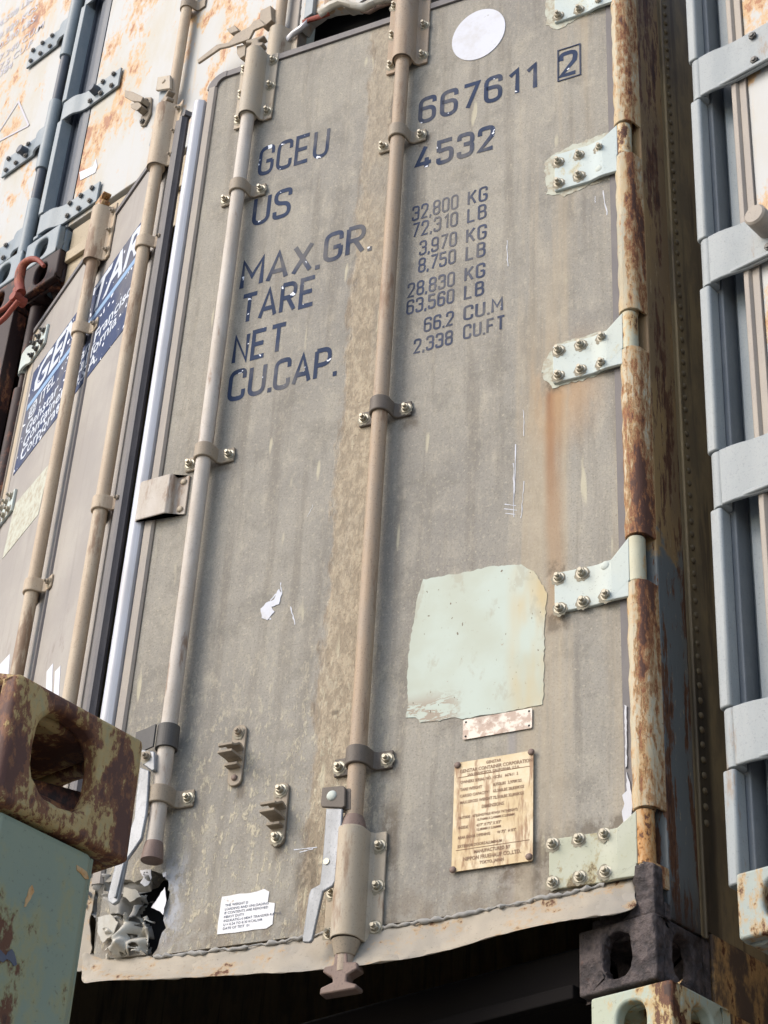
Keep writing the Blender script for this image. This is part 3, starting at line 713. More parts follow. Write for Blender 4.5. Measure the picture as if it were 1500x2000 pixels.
# ================================================================== the weathered container with both doors ajar
MAIN = thing('shipping_container', (-1.15, 0, ZB), 'weathered taupe container with both doors ajar and navy GCEU lettering', 'container')
def build_door_right():
    # --- skin, torn open at the lower free corner
    tear = [RD(*p) for p in ((292, 1882), (306, 1850), (322, 1815), (318, 1780), (330, 1752), (326, 1722), (318, 1704), (296, 1700), (282, 1712), (262, 1722), (238, 1716), (214, 1722), (196, 1722))]
    tear = jag(tear, 0.0035, 0.008, 4)[:-2]
    bot = 2.985
    tear[0] = (tear[0][0], bot)
    pts = [(-0.035, bot), (-0.035, 5.452)]
    for k in range(7):
        a = R(90 + 15 * k); pts.append((-1.093 + 0.027 * math.cos(a), 5.425 + 0.027 * math.sin(a)))
    pts += [(-1.120, tear[-1][1] + 0.003)] + tear[::-1]
    g = G(); g.prism(pts, 0.0, 0.05)
    door = fin(g, 'door', 'door_r', MAIN, M_R, 0, 0, 'right hand door with navy lettering, a torn lower corner and a bent bottom edge')
    me = door.data
    bm = bmesh.new(); bm.from_mesh(me); bmesh.ops.triangulate(bm, faces=[f for f in bm.faces if len(f.verts) > 4]); bm.to_mesh(me); bm.free()
    # --- gasket round the edge
    g = G(); g.box(-1.095, -0.03, -0.006, 0.045, 5.4535, 5.474)
    arc = [(-1.095 + 0.054 * math.cos(R(90 + 11.25 * k)), 5.42 + 0.054 * math.sin(R(90 + 11.25 * k))) for k in range(9)]
    arc += [(-1.095 + 0.0265 * math.cos(R(180 - 11.25 * k)), 5.4265 + 0.0265 * math.sin(R(180 - 11.25 * k))) for k in range(9)]
    g.prism(arc, -0.0075, 0.044)
    g.column([(-0.034, -0.004), (-0.014, -0.004), (-0.010, 0.02), (-0.034, 0.03)], 3.00, 5.45)
    fin(g, 'gasket', 'gasket', door, M_R, 40)
    g = G(); g.column([(-1.121, -0.003), (-1.126, -0.008), (-1.143, -0.008), (-1.149, -0.002), (-1.149, 0.045), (-1.121, 0.045)], 3.15, 5.425)
    fin(g, 'side_gasket', 'tan_gasket', door, M_R, 40)
    # --- bare metal cover strip along the free edge
    g = G(); prof = [(-1.150, -0.004), (-1.152, -0.0105), (-1.162, -0.0165), (-1.169, -0.0180), (-1.174, -0.0175), (-1.180, -0.0145), (-1.1845, -0.009), (-1.187, -0.002), (-1.188, 0.0), (-1.188, 0.05), (-1.150, 0.05)]
    z0s, z1s = RD(205, 1700)[1], RD(395, 203)[1]
    g.column(prof, z0s, z1s)
    fin(g, 'metal_edge_strip', 'alu', door, M_R, 40)
    # --- bottom lip, a bent channel flaring outward
    up_ = [(160, 1860), (200, 1882), (300, 1872), (400, 1862), (500, 1850), (600, 1832), (700, 1815), (760, 1812), (860, 1797), (960, 1776), (1060, 1757), (1150, 1738), (1238, 1716)]
    lo_ = [(152, 1928), (195, 1915), (300, 1913), (400, 1909), (500, 1904), (600, 1898), (700, 1889), (790, 1876), (860, 1862), (960, 1832), (1060, 1806), (1150, 1792), (1252, 1782)]
    nn = len(up_); rows = []
    for i in range(nn):
        a = RD(up_[i][0], up_[i][1] + 1.2 * math.sin(i * 2.7), -0.004); b = RD(lo_[i][0], lo_[i][1] + 1.5 * math.sin(i * 4.1), -0.035 - 0.010 * math.sin(i * 1.3))
        yb = -0.035 - 0.010 * math.sin(i * 1.3)
        rows.append([(a[0], 0.012, a[1] + 0.012), (a[0], -0.004, a[1]), (a[0] * .6 + b[0] * .4, (-0.004 * .6 + yb * .4) + 0.008, a[1] * .55 + b[1] * .45), (b[0], yb, b[1])])
    g = G(); vs = [p for r_ in rows for p in r_]; K = 4
    g.add(vs, [(i * K + k, i * K + k + 1, (i + 1) * K + k + 1, (i + 1) * K + k) for i in range(nn - 1) for k in range(K - 1)])
    o = fin(g, 'bottom_channel', 'lip', door, M_R, 30, 0, 'bent pale metal channel along the bottom edge', 0.003)
    q = o.modifiers.new('sub', 'SUBSURF'); q.levels = q.render_levels = 3
    tx = bpy.data.textures.new('dents', 'CLOUDS'); tx.noise_scale = 0.035; q = o.modifiers.new('dents', 'DISPLACE'); q.texture = tx; q.strength = 0.010; q.mid_level = 0.5; q.texture_coords = 'LOCAL'
    # peeled sealant line above the lip
    g = G(); rnd = random.Random(3)
    path = []
    for i in range(110):
        t = i / 109; px = 300 + t * 880; py = 1878 - 40 * t - 58 * t ** 1.5 if px < 640 else 0
        k = max(j for j in range(nn) if up_[j][0] <= px); k = min(k, nn - 2); tt = (px - up_[k][0]) / (up_[k + 1][0] - up_[k][0])
        py = up_[k][1] + (up_[k + 1][1] - up_[k][1]) * tt - 3
        x, z = RD(px, py, -0.006); path.append((x, -0.005 + rnd.uniform(-.002, .002), z + rnd.uniform(-.0025, .0025)))
    g.tube(path, [rnd.uniform(0.0012, 0.0060) for _ in path], 8)
    fin(g, 'torn_sealant', 'lining', door, M_R, 50)
    # --- crumpled lining hanging in the tear
    def crumple(name, quad, y0, amp, seed, mat, n=22):
        g = G(); vs = []
        for j in range(n + 1):
            for i in range(n + 1):
                s, t = i / n, j / n
                px = (quad[0][0] * (1 - s) + quad[1][0] * s) * (1 - t) + (quad[3][0] * (1 - s) + quad[2][0] * s) * t
                py = (quad[0][1] * (1 - s) + quad[1][1] * s) * (1 - t) + (quad[3][1] * (1 - s) + quad[2][1] * s) * t
                v = Vector((s * 2.0 + seed, t * 2.2, seed * 2.0))
                q_ = v + Vector((mnoise.noise(v * 0.8), mnoise.noise(v * 0.8 + Vector((4, 4, 0))), 0)) * 0.7
                dy = -abs(mnoise.noise(q_ * 0.9)) * amp * 2.2 + mnoise.noise(q_ * 2.6) * amp * 0.5
                x, z = RD(px + mnoise.noise(v + Vector((9, 0, 0))) * 16, py + mnoise.noise(v + Vector((0, 9, 0))) * 16, y0)
                vs.append((x, y0 + dy, z))
        rnd = random.Random(seed); fs = []
        for j in range(n):
            for i in range(n):
                e = min(i, j, n - 1 - i, n - 1 - j)
                if e < n * 0.09 and mnoise.noise(Vector((i * 8 / n, j * 8 / n, seed))) > 0.0: continue
                if mnoise.noise(Vector((i * 4.4 / n + 5, j * 4.4 / n, seed * 3.3))) > 0.46: continue
                fs.append((j * (n + 1) + i, j * (n + 1) + i + 1, (j + 1) * (n + 1) + i + 1, (j + 1) * (n + 1) + i))
        g.add(vs, fs)
        fin(g, name, mat, door, M_R, 50, 0, None, 0.0012)
    crumple('torn_lining', ((180, 1716), (306, 1716), (276, 1806), (180, 1800)), 0.020, 0.03, 3, 'lining', 40)
    crumple('torn_lining', ((214, 1812), (300, 1790), (296, 1868), (216, 1880)), 0.014, 0.03, 11, 'alu_dirty', 36)
    crumple('torn_lining', ((190, 1780), (300, 1760), (300, 1872), (196, 1886)), 0.050, 0.03, 23, 'lining', 24)
    for k_, P_ in enumerate((((276, 1702), (298, 1700), (299, 1716), (292, 1730), (284, 1733), (276, 1726), (284, 1716)), ((326, 1735), (328, 1762), (322, 1790), (318, 1784), (300, 1776), (312, 1758)), ((322, 1708), (330, 1706), (328, 1716), (323, 1716)), ((198, 1796), (222, 1790), (236, 1806), (226, 1830), (206, 1846), (196, 1824)), ((250, 1738), (272, 1742), (282, 1756), (262, 1766), (248, 1756)))):
        g = G(); g.prism(jag([RD(*q_) for q_ in P_], 0.0012, 0.006, 40 + k_), -0.006 - 0.002 * k_, -0.004 - 0.002 * k_)
        fin(g, 'torn_flap', 'alu' if k_ < 3 else 'alu_dirty', door, M_R, 0)
    g = G(); g.box(-1.149, -0.96, 0.075, 0.079, 2.99, 3.22); fin(g, 'tear_shade_backing', 'dark_in', door, M_R, 0)  # near-black sheet behind the tear, the hole's shade in its colour
    g = G(); a = RD(160, 1850, 0.0); b = RD(196, 1720, 0.0); c = RD(200, 1884, 0.0)
    g.prism(jag([(-1.19, 2.975), (-1.135, 2.975), (-1.128, 3.02), (-1.142, 3.07), (-1.138, 3.14), (-1.150, 3.17), (-1.19, 3.17)], 0.002, 0.012, 9), 0.0, 0.003)
    fin(g, 'edge_plate', 'lip', door, M_R, 0)
    # --- navy lettering
    def line(name, text, p0, p1, ptop, t, w=0.42, gap=0.26, mat='navy', label=None):
        """baseline starts at p0, ends at p1; ptop = a point on the cap line above p0"""
        x0, z0 = RD(*p0); x1, z1 = RD(*p1); h = RD(*ptop)[1] - z0
        g = G(); xe = letters(g, text, 0, 0, h, t, w, gap); xe -= gap * h
        sx = (x1 - x0) / xe
        g.v = [(x0 + v[0] * sx, v[1], z0 + v[2]) for v in g.v]
        fin(g, name, mat, door, M_R, 0, 0, label)
    L = 'painted_lettering'
    tk = 0.0136
    line(L, 'GCEU', (505, 346), (637, 309), (509, 289), tk, 0.50, 0.24, label='navy painted letters GCEU')
    line(L, 'US', (494, 443), (562, 427), (498, 386), tk, 0.50, 0.24, label='navy painted letters US')
    line(L, 'MAX.', (471, 568), (618, 527), (478, 509), tk, 0.50, 0.24, label='navy painted letters MAX.')
    line(L, 'GR.', (634, 515), (720, 497), (638, 457), tk, 0.50, 0.24, label='navy painted letters GR.')
    line(L, 'TARE', (470, 636), (611, 600), (475, 576), tk, 0.50, 0.24, label='navy painted letters TARE')
    line(L, 'NET', (455, 714), (552, 690), (460, 655), tk, 0.50, 0.24, label='navy painted letters NET')
    line(L, 'CU.', (446, 787), (524, 770), (452, 725), tk, 0.50, 0.24, label='navy painted letters CU.')
    line(L, 'CAP.', (535, 765), (652, 737), (541, 703), tk, 0.50, 0.24, label='navy painted letters CAP.')
    line(L, '667611', (820, 244), (1046, 172), (823, 192), tk, 0.48, 0.28, label='navy painted number 667611')
    line(L, '4532', (814, 336), (962, 297), (820, 286), tk, 0.48, 0.28, label='navy painted number 4532')
    line(L, '2', (1096, 153), (1124, 145), (1098, 103), tk, 0.46, 0.3, label='navy painted check digit 2 in a box')
    # box round the check digit
    g = G(); t = 0.003
    q = [RD(1088, 160), RD(1134, 148), RD(1135, 86), RD(1090, 98)]
    x0, x1 = (q[0][0] + q[3][0]) / 2, (q[1][0] + q[2][0]) / 2; z0, z1 = (q[0][1] + q[1][1]) / 2, (q[2][1] + q[3][1]) / 2
    for a in ((x0, x1, z0, z0 + t), (x0, x1, z1 - t, z1), (x0, x0 + t, z0 + t, z1 - t), (x1 - t, x1, z0 + t, z1 - t)): g.box(a[0], a[1], -0.0022, -0.001, a[2], a[3])
    fin(g, 'painted_box_outline', 'navy_small', door, M_R, 0)
    sm = 0.0060
    rows = [('32,800', (806, 433), (893, 409), 393), ('72,310', (806, 466), (892, 443), 425), ('3,970', (820, 500), (890, 482), 464), ('8,750', (818, 534), (888, 516), 499),
            ('28,830', (797, 583), (886, 560), 541), ('63,560', (795, 616), (885, 594), 575), ('66.2', (829, 650), (884, 636), 613), ('2,338', (809, 692), (882, 674), 652)]
    for t_, a, b, yt in rows: line('painted_numerals', t_, a, b, (a[0] + 1, a[1] - 29), sm, 0.40, 0.24, 'navy_small')
    for t_, a, b in (('KG', (915, 402), (950, 393)), ('LB', (914, 436), (948, 427)), ('KG', (912, 476), (948, 467)), ('LB', (911, 510), (946, 501)), ('KG', (909, 551), (945, 542)), ('LB', (908, 586), (943, 577)), ('CU.M', (907, 627), (980, 607)), ('CU.FT', (906, 664), (984, 643))):
        line('painted_numerals', t_, a, b, (a[0] + 1, a[1] - 29), sm, 0.40, 0.24, 'navy_small')
    # --- round white decal, mint paint patch, overspray round the hinges
    x, z = RD(935, 68); rr = 0.0715
    g = G(); g.prism([(x + rr * math.cos(2 * math.pi * k / 48), z + rr * 1.24 * math.sin(2 * math.pi * k / 48)) for k in range(48)], -0.0018, 0.0005)
    fin(g, 'round_decal', 'decal_white', door, M_R, 0, 0, 'round blank white decal')
    P = [RD(*p) for p in ((826, 1133), (850, 1128), (900, 1120), (960, 1107), (1018, 1104), (1042, 1116), (1062, 1146), (1068, 1160), (1064, 1240), (1061, 1375), (1038, 1382), (905, 1404), (880, 1402), (860, 1408), (822, 1411), (813, 1402), (792, 1402), (798, 1385), (795, 1330), (800, 1265), (808, 1215), (816, 1165))]
    g = G(); g.prism(jag(P, 0.0016, 0.007, 2), -0.0015, 0.0004); fin(g, 'paint_patch', 'patch', door, M_R, 0, 0, 'pale mint square patch of repaint')
    for i, pl in enumerate((((1064, 318), (1085, 300), (1120, 283), (1182, 262), (1215, 262), (1215, 345), (1150, 362), (1105, 384), (1068, 380)),
                            ((1058, 720), (1075, 690), (1090, 672), (1150, 655), (1218, 640), (1216, 715), (1140, 742), (1080, 758), (1062, 742)),
                            ((1068, 0), (1085, -10), (1200, -40), (1205, 10), (1140, 32), (1090, 58), (1066, 50)))):
        g = G(); g.prism(jag([RD(*p) for p in pl], 0.0035, 0.008, 5 + i), -0.0012 - 0.0001 * i, 0.0003); fin(g, 'overspray_patch', 'over', door, M_R, 0)
    g = G(); rnd = random.Random(5)
    for (a, b, w) in (((1007, 868), (1003, 1010), .0016), ((1003, 905), (1004, 985), .0012), ((1022, 800), (1024, 852), .001), ((1024, 940), (1018, 1012), .001), ((990, 470), (992, 520), .0012), ((1178, 372), (1186, 420), .0018), ((1163, 384), (1162, 396), .001),
                      ((985, 985), (1008, 988), .0012), ((985, 994), (1010, 997), .0012), ((988, 1003), (1006, 1005), .001), ((612, 986), (600, 1010), .0006), ((515, 1190), (540, 1160), .0022), ((512, 1200), (530, 1210), .0022), ((548, 1138), (550, 1160), .0015), ((568, 1185), (576, 1220), .0016), ((575, 1660), (620, 1655), .0014), ((585, 1665), (612, 1658), .0016)):
        g = G(); n = 8; p = [Vector(RD(a[0] + (b[0] - a[0]) * k / n + rnd.uniform(-1, 1), a[1] + (b[1] - a[1]) * k / n)) for k in range(n + 1)]
        d = (p[-1] - p[0]).normalized(); nn_ = Vector((-d.y, d.x))
        ws = [w * rnd.uniform(0.3, 1) for _ in p]
        g.add([(q.x + nn_.x * e, -0.0008, q.y + nn_.y * e) for q, e in zip(p, ws)] + [(q.x - nn_.x * e, -0.0008, q.y - nn_.y * e) for q, e in zip(p, ws)], [(k, k + 1, k + 1 + len(p), k + len(p)) for k in range(len(p) - 1)])
        fin(g, 'paint_scratch', 'decal_white', door, M_R, 0)
    g = G()
    P = [RD(*p) for p in ((510, 1190), (520, 1178), (535, 1172), (545, 1150), (551, 1160), (546, 1180), (530, 1186), (536, 1196), (522, 1212), (512, 1208))]
    g.prism(jag(P, 0.001, 0.006, 1), -0.0016, 0.0002)
    fin(g, 'paint_scratch', 'decal_white', door, M_R, 0, 0, 'thin white scratches in the paint')
    for k_, P_ in enumerate((((1226, 1510), (1231, 1530), (1238, 1560), (1236, 1606), (1220, 1612), (1217, 1588), (1222, 1572), (1218, 1556), (1226, 1548)), ((1222, 1380), (1226, 1382), (1227, 1500), (1224, 1502)))):
        g = G(); g.prism(jag([RD(*q_) for q_ in P_], 0.0008, 0.006, 60 + k_), -0.0068 - .0003 * k_, -0.0045); fin(g, 'peeled_strip', 'alu', door, M_R, 0)
    # --- latch retainers for the handles
    for (ax, ay, bx, by, b1, b2) in ((478, 1419, 446, 1530, BOLT_S, None), (562, 1531, 527, 1648, BOLT, BOLT)):
        t0 = RD(ax - 12, ay, -0.008); t1 = RD(bx + 12, by, -0.008); zc = (t0[1] + t1[1]) / 2; hh = (t0[1] - t1[1]) / 2 + 0.004; xc = (t0[0] + t1[0]) / 2
        g = G(); g.prism(rect_pts(xc - 0.016, xc + 0.016, zc - hh, zc + hh, 0.014, 6), -0.007, -0.0005)
        o = fin(g, 'handle_catch', 'clamp', MAIN, M_R, 35, 0.0015, 'upper catch bracket left of centre' if b2 is None else 'lower catch bracket nearer the centre rod')
        g = G(); prof = [(0.0, -0.008), (0.002, -0.022), (-0.006, -0.034), (0.002, -0.046), (0.014, -0.052)]
        # wavy upper claw and flat lower claw
        def claw(zz, wav, tilt):
            n = 14; vs = []
            for k in range(n + 1):
                s = k / n; y = -0.007 - 0.036 * s; dz = wav * math.sin(s * 5.2) + tilt * s
                for e in (-0.018, 0.015): vs += [(xc + e - 0.006 * s, y, zz + dz + 0.0028), (xc + e - 0.006 * s, y, zz + dz - 0.0028)]
            fs = [(0, 1, 3, 2), (n * 4, n * 4 + 2, n * 4 + 3, n * 4 + 1)]
            for k in range(n):
                a = k * 4; b = a + 4
                fs += [(a, a + 2, b + 2, b), (a + 1, b + 1, b + 3, a + 3), (a, b, b + 1, a + 1), (a + 2, a + 3, b + 3, b + 2)]
            g.add(vs, fs)
        claw(zc + 0.010, 0.006, 0.004); claw(zc - 0.012, 0.001, 0.006)
        g.box(xc - 0.017, xc + 0.012, -0.024, -0.007, zc - 0.030, zc - 0.024)
        fin(g, 'catch_claw', 'clamp', o, M_R, 40, 0.001)
        put(b1, o, M_R, xc, zc + hh - 0.017, -0.008, 'catch_bolt'); put(BOLT if b2 else RIVET_BL, o, M_R, xc, zc - hh + 0.017, -0.008, 'catch_bolt')
    # --- plates and sticker
    def quad(p):  # px corners tl,tr,br,bl -> local rect
        q = [RD(*k) for k in p]; return (q[0][0] + q[3][0]) / 2, (q[1][0] + q[2][0]) / 2, (q[2][1] + q[3][1]) / 2, (q[0][1] + q[1][1]) / 2
    x0, x1, z0, z1 = quad(((893, 1496), (1044, 1466), (1043, 1684), (882, 1706)))
    g = G(); g.prism(rect_pts(x0, x1, z0, z1, 0.003, 2), -0.0065, -0.0035)
    pl = fin(g, 'data_plate', 'brass', MAIN, M_R, 0, 0, 'tarnished brass data plate with etched text')
    g = G(); W = x1 - x0; H = z1 - z0
    lines = [('GENSTAR', .5, .955, .010, 'C'), ('GENSTAR CONTAINER CORPORATION', .53, .905, .0118, 'C'), ('SAN FRANCISCO, CALIFORNIA, U.S.A.', .50, .868, .009, 'C'),
             ('OWNERS SERIAL NO.  GCEU   667611  2', .08, .805, .0095, 'L'), ('TARE WEIGHT', .08, .735, .0098, 'L'), ('8,750LBS  3,970KGS', .50, .735, .0098, 'L'),
             ('CARGO CAPACITY', .08, .675, .0098, 'L'), ('63,560LBS 28,830KGS', .50, .675, .0098, 'L'), ('MAX.GROSS WEIGHT', .08, .615, .0098, 'L'), ('72,310LBS 32,800KGS', .50, .615, .0098, 'L'),
             ('DIMENSIONS', .5, .548, .011, 'C'), ("OUTSIDE   45'(LENGTH)X 8'(W)X 9'6\"(HEIGHT)", .07, .478, .0082, 'L'), ('13,716MM X 2,438MM X 2,896MM', .30, .438, .0075, 'L'),
             ('INSIDE', .07, .385, .0095, 'L'), ("43'7\" X 7'5\" X 8'3\"", .30, .385, .0092, 'L'), ('13,280MM X 2,268MM', .30, .348, .0075, 'L'), ('REAR DOOR OPENING', .07, .295, .009, 'L'), ("W 7'5\"  H 8'3\"", .56, .295, .009, 'L'),
             ('EXTERIOR DOORS', .07, .215, .0095, 'L'), ('ALUMINUM', .42, .215, .009, 'L'), ('MANUFACTURED BY', .5, .148, .011, 'C'), ('NIPPON FRUEHAUF CO.,LTD.', .5, .092, .0125, 'C'), ('TOKYO, JAPAN', .5, .045, .010, 'C')]
    for t_, fx, fz, s_, al in lines: text_mesh(g, t_, x0 + W * fx, z0 + H * fz - 0.002, s_ * 0.86, 0.80, 0, -0.0070, 0.00018, 'CENTER' if al == 'C' else 'LEFT')
    for fz in (.855, .185): g.box(x0 + W * .05, x1 - W * .04, -0.00705, -0.0066, z0 + H * fz, z0 + H * fz + 0.0009)
    fin(g, 'etched_text', 'brass_text', pl, M_R, 0)
    for (x, z) in ((x0 + .006, z1 - .005), (x1 - .004, z1 - .003), (x1 - .007, z0 + .008), (x0 + .003, z0 + .004)): put(RIVET_BL, pl, M_R, x, z, -0.007, 'rivet')
    x0, x1, z0, z1 = quad(((906, 1409), (1041, 1383), (1040, 1424), (905, 1446)))
    g = G(); g.prism(rect_pts(x0, x1, z0, z1, 0.003, 2), -0.0035, -0.0016)
    o = fin(g, 'blank_plate', 'bare', MAIN, M_R, 0, 0, 'small blank scratched metal plate above the brass plate')
    g = G()
    for (x, z) in ((x0 + .006, z1 - .006), (x0 + .006, z0 + .006), (x1 - .006, z1 - .006), (x1 - .006, z0 + .006)): g.prism([(x + .0022 * math.cos(a * .7854), z + .0022 * math.sin(a * .7854)) for a in range(8)], -0.0038, -0.0034)
    fin(g, 'screw_hole', 'dark_in', o, M_R, 0)
    P = [RD(*p) for p in ((424, 1826), (434, 1752), (450, 1750), (468, 1746), (490, 1745), (517, 1737), (526, 1742), (524, 1762), (537, 1764), (533, 1806), (520, 1814), (470, 1820))]
    g = G(); g.prism(jag(P, 0.0008, 0.012, 6), -0.0014, 0.0003); o = fin(g, 'torn_sticker', 'sticker', MAIN, M_R, 0, 0, 'torn white sticker with small print near the bottom')
    g = G(); xa, za = RD(432, 1816)
    for k, t_ in enumerate(('THE WEIGHT IS', 'LOADING AND UNLOADING', 'IF CONTENTS ARE REMOVED', 'HEAVY DUTY', 'INSULATION HEAT TRANSFER RATE IS', 'U = 0.24 TO 0.30 KCAL/HR', 'DATE OF TEST  01')):
        text_mesh(g, t_, xa + 0.004, RD(432, 1767)[1] - 0.006 - k * 0.0078, 0.0072, 1.0, 0, -0.0019, 0)
    fin(g, 'printed_text', 'navy_small', o, M_R, 0)
    return door
DOOR_R = build_door_right()

def build_rods_right():
    # left rod of the right door
    xa = (RD(482, 250, YR)[0] + RD(332, 1400, YR)[0]) / 2
    zr = lambda px, py: RD(px, py, YR)[1]
    r1 = rod(MAIN, M_R, xa, zr(286, 1682), zr(497, 100), 'rod_grey', 'chalky rod at the free edge of the right door')
    sleeve(r1, M_R, xa, zr(475, 232), zr(495, 104), 'sleeve', 3, 0.0192)
    cam_hook(r1, M_R, xa, zr(497, 100), 0.62, 'clamp', -1)
    for (px, py) in ((466, 368), (398, 886), (313, 1556)): rod_clamp(r1, M_R, xa, zr(px, py))
    g = G(); z0, z1 = zr(303, 1468), zr(312, 1424)
    for k in range(30):
        a = 2 * math.pi * k / 30
        g.box(-0.0024, 0.0024, -0.0015, 0.0015, z0, z1, Matrix.Translation((xa, YR, 0)) @ Matrix.Rotation(a, 4, 'Z') @ Matrix.Translation((0, -0.0215, 0)))
    g.tube([(xa, YR, z0), (xa, YR, z1)], 0.0212, 32)
    g.strip([(xa - 0.075, -0.034), (xa - 0.05, -0.040), (xa - 0.018, YR - 0.0205)], 0.004, z0, z1)
    fin(g, 'ribbed_rubber_band', 'rubber_band', r1, M_R, 40)
    g = G(); g.tube([(xa, YR, zr(286, 1683)), (xa, YR, zr(290, 1655)), (xa, YR, zr(291, 1648))], [0.0225, 0.0195, 0.0178], 28); fin(g, 'rod_end', 'steel_rust', r1, M_R, 60)
    yh = -0.052
    H = lambda L_: [RD(px, py, yh) for px, py in L_]
    g = G(); g.prism(H(((278, 1466), (304, 1470), (305, 1505), (300, 1508), (280, 1494), (276, 1490))), yh - 0.006, yh + 0.022); b = fin(g, 'handle_hub', 'handle', r1, M_R, 35, 0.002)
    x, z = RD(289, 1480, yh); put(BOLT_S, r1, M_R, x, z, yh - 0.006, 'hub_bolt')
    g = G(); g.prism(H(((275, 1500), (293, 1506), (290, 1560), (287, 1592), (278, 1638), (262, 1662), (249, 1680), (232, 1762), (222, 1768), (213, 1762), (212, 1752), (232, 1668), (252, 1632), (264, 1600), (268, 1555))), yh - 0.004, yh + 0.005)
    g.prism(H(((243, 1680), (248, 1682), (230, 1756), (225, 1756))), yh - 0.008, yh - 0.0035)
    fin(g, 'rod_handle', 'handle', r1, M_R, 35, 0.002)
    # bracket across the gap
    q = [RD(274, 936, -0.02), RD(335, 934, -0.02), RD(328, 1012, -0.02), RD(268, 1008, -0.02)]
    x0, x1 = min(q[0][0], q[3][0]) , max(q[1][0], q[2][0]); z0, z1 = (q[2][1] + q[3][1]) / 2, (q[0][1] + q[1][1]) / 2
    g = G(); g.strip([(x0, 0.01), (x0 + 0.002, -0.016), (x0 + 0.008, -0.021), (x1 - 0.008, -0.024), (x1 - 0.001, -0.018), (x1, -0.006), (x1 + 0.006, -0.003), (x1 + 0.033, -0.003)], 0.004, z0, z1)
    o = fin(g, 'gap_cover_bracket', 'rod_grey', MAIN, M_R, 35, 0.003, 'square metal cover bracket riveted beside the left rod')
    for zz in (z0 + 0.016, z1 - 0.016): put(RIVET_T, o, M_R, x1 + 0.019, zz, -0.006, 'rivet')
    # centre rod
    xc = (RD(783, 150, YR)[0] + RD(703, 1440, YR)[0]) / 2
    r2 = rod(MAIN, M_R, xc, zr(678, 1900), zr(800, -40), 'rod_brown', 'stained rod down the middle of the right door')
    sleeve(r2, M_R, xc, zr(782, 122), zr(798, -25), 'rod_brown', 3)
    for (px, py, mt) in ((777, 262, 'clamp'), (745, 795, 'clamp_dark'), (700, 1480, 'clamp_dark')): rod_clamp(r2, M_R, xc, zr(px, py), mt)
    sleeve(r2, M_R, xc, zr(668, 1838), zr(690, 1622), 'sleeve', 3, 0.0228)
    g = G(); g.tube([(xc, YR, zr(690, 1624)), (xc, YR, zr(692, 1606)), (xc, YR, zr(693, 1596))], [0.0268, 0.0225, 0.0185], 28); fin(g, 'rod_collar', 'steel_rust', r2, M_R, 60)
    g = G(); g.tube([(xc, YR, zr(672, 1868)), (xc, YR, zr(670, 1840))], [0.019, 0.0268], 28); fin(g, 'sleeve_foot', 'clamp', r2, M_R, 60)
    cam_hook(r2, M_R, xc, zr(680, 1889), 0.80)
    H = lambda L_: [RD(px, py, yh) for px, py in L_]
    g = G(); g.prism(H(((631, 1540), (672, 1536), (676, 1540), (676, 1576), (670, 1580), (630, 1578), (628, 1572))), yh - 0.005, yh + 0.002); g.prism(H(((660, 1538), (684, 1538), (684, 1580), (660, 1580))), yh + 0.003, yh + 0.02)
    fin(g, 'handle_hub', 'clamp_dark', r2, M_R, 35, 0.002)
    x, z = RD(650, 1556, yh); put(RIVET, r2, M_R, x, z, yh - 0.004, 'hub_rivet')
    g = G(); g.prism(H(((638, 1580), (670, 1580), (666, 1640), (662, 1655), (656, 1722), (650, 1732), (632, 1742), (611, 1836), (606, 1842), (592, 1841), (592, 1832), (604, 1750), (608, 1738), (626, 1728), (630, 1690), (634, 1640))), yh - 0.003, yh + 0.0045)
    fin(g, 'rod_handle', 'handle', r2, M_R, 35, 0.002)
    x, z = RD(639, 1684, yh); g = G(); g.tube([(x, yh - 0.0048, z), (x, yh - 0.002, z)], 0.0062, 20); fin(g, 'handle_eye', 'bolt', r2, M_R, 40)
build_rods_right()

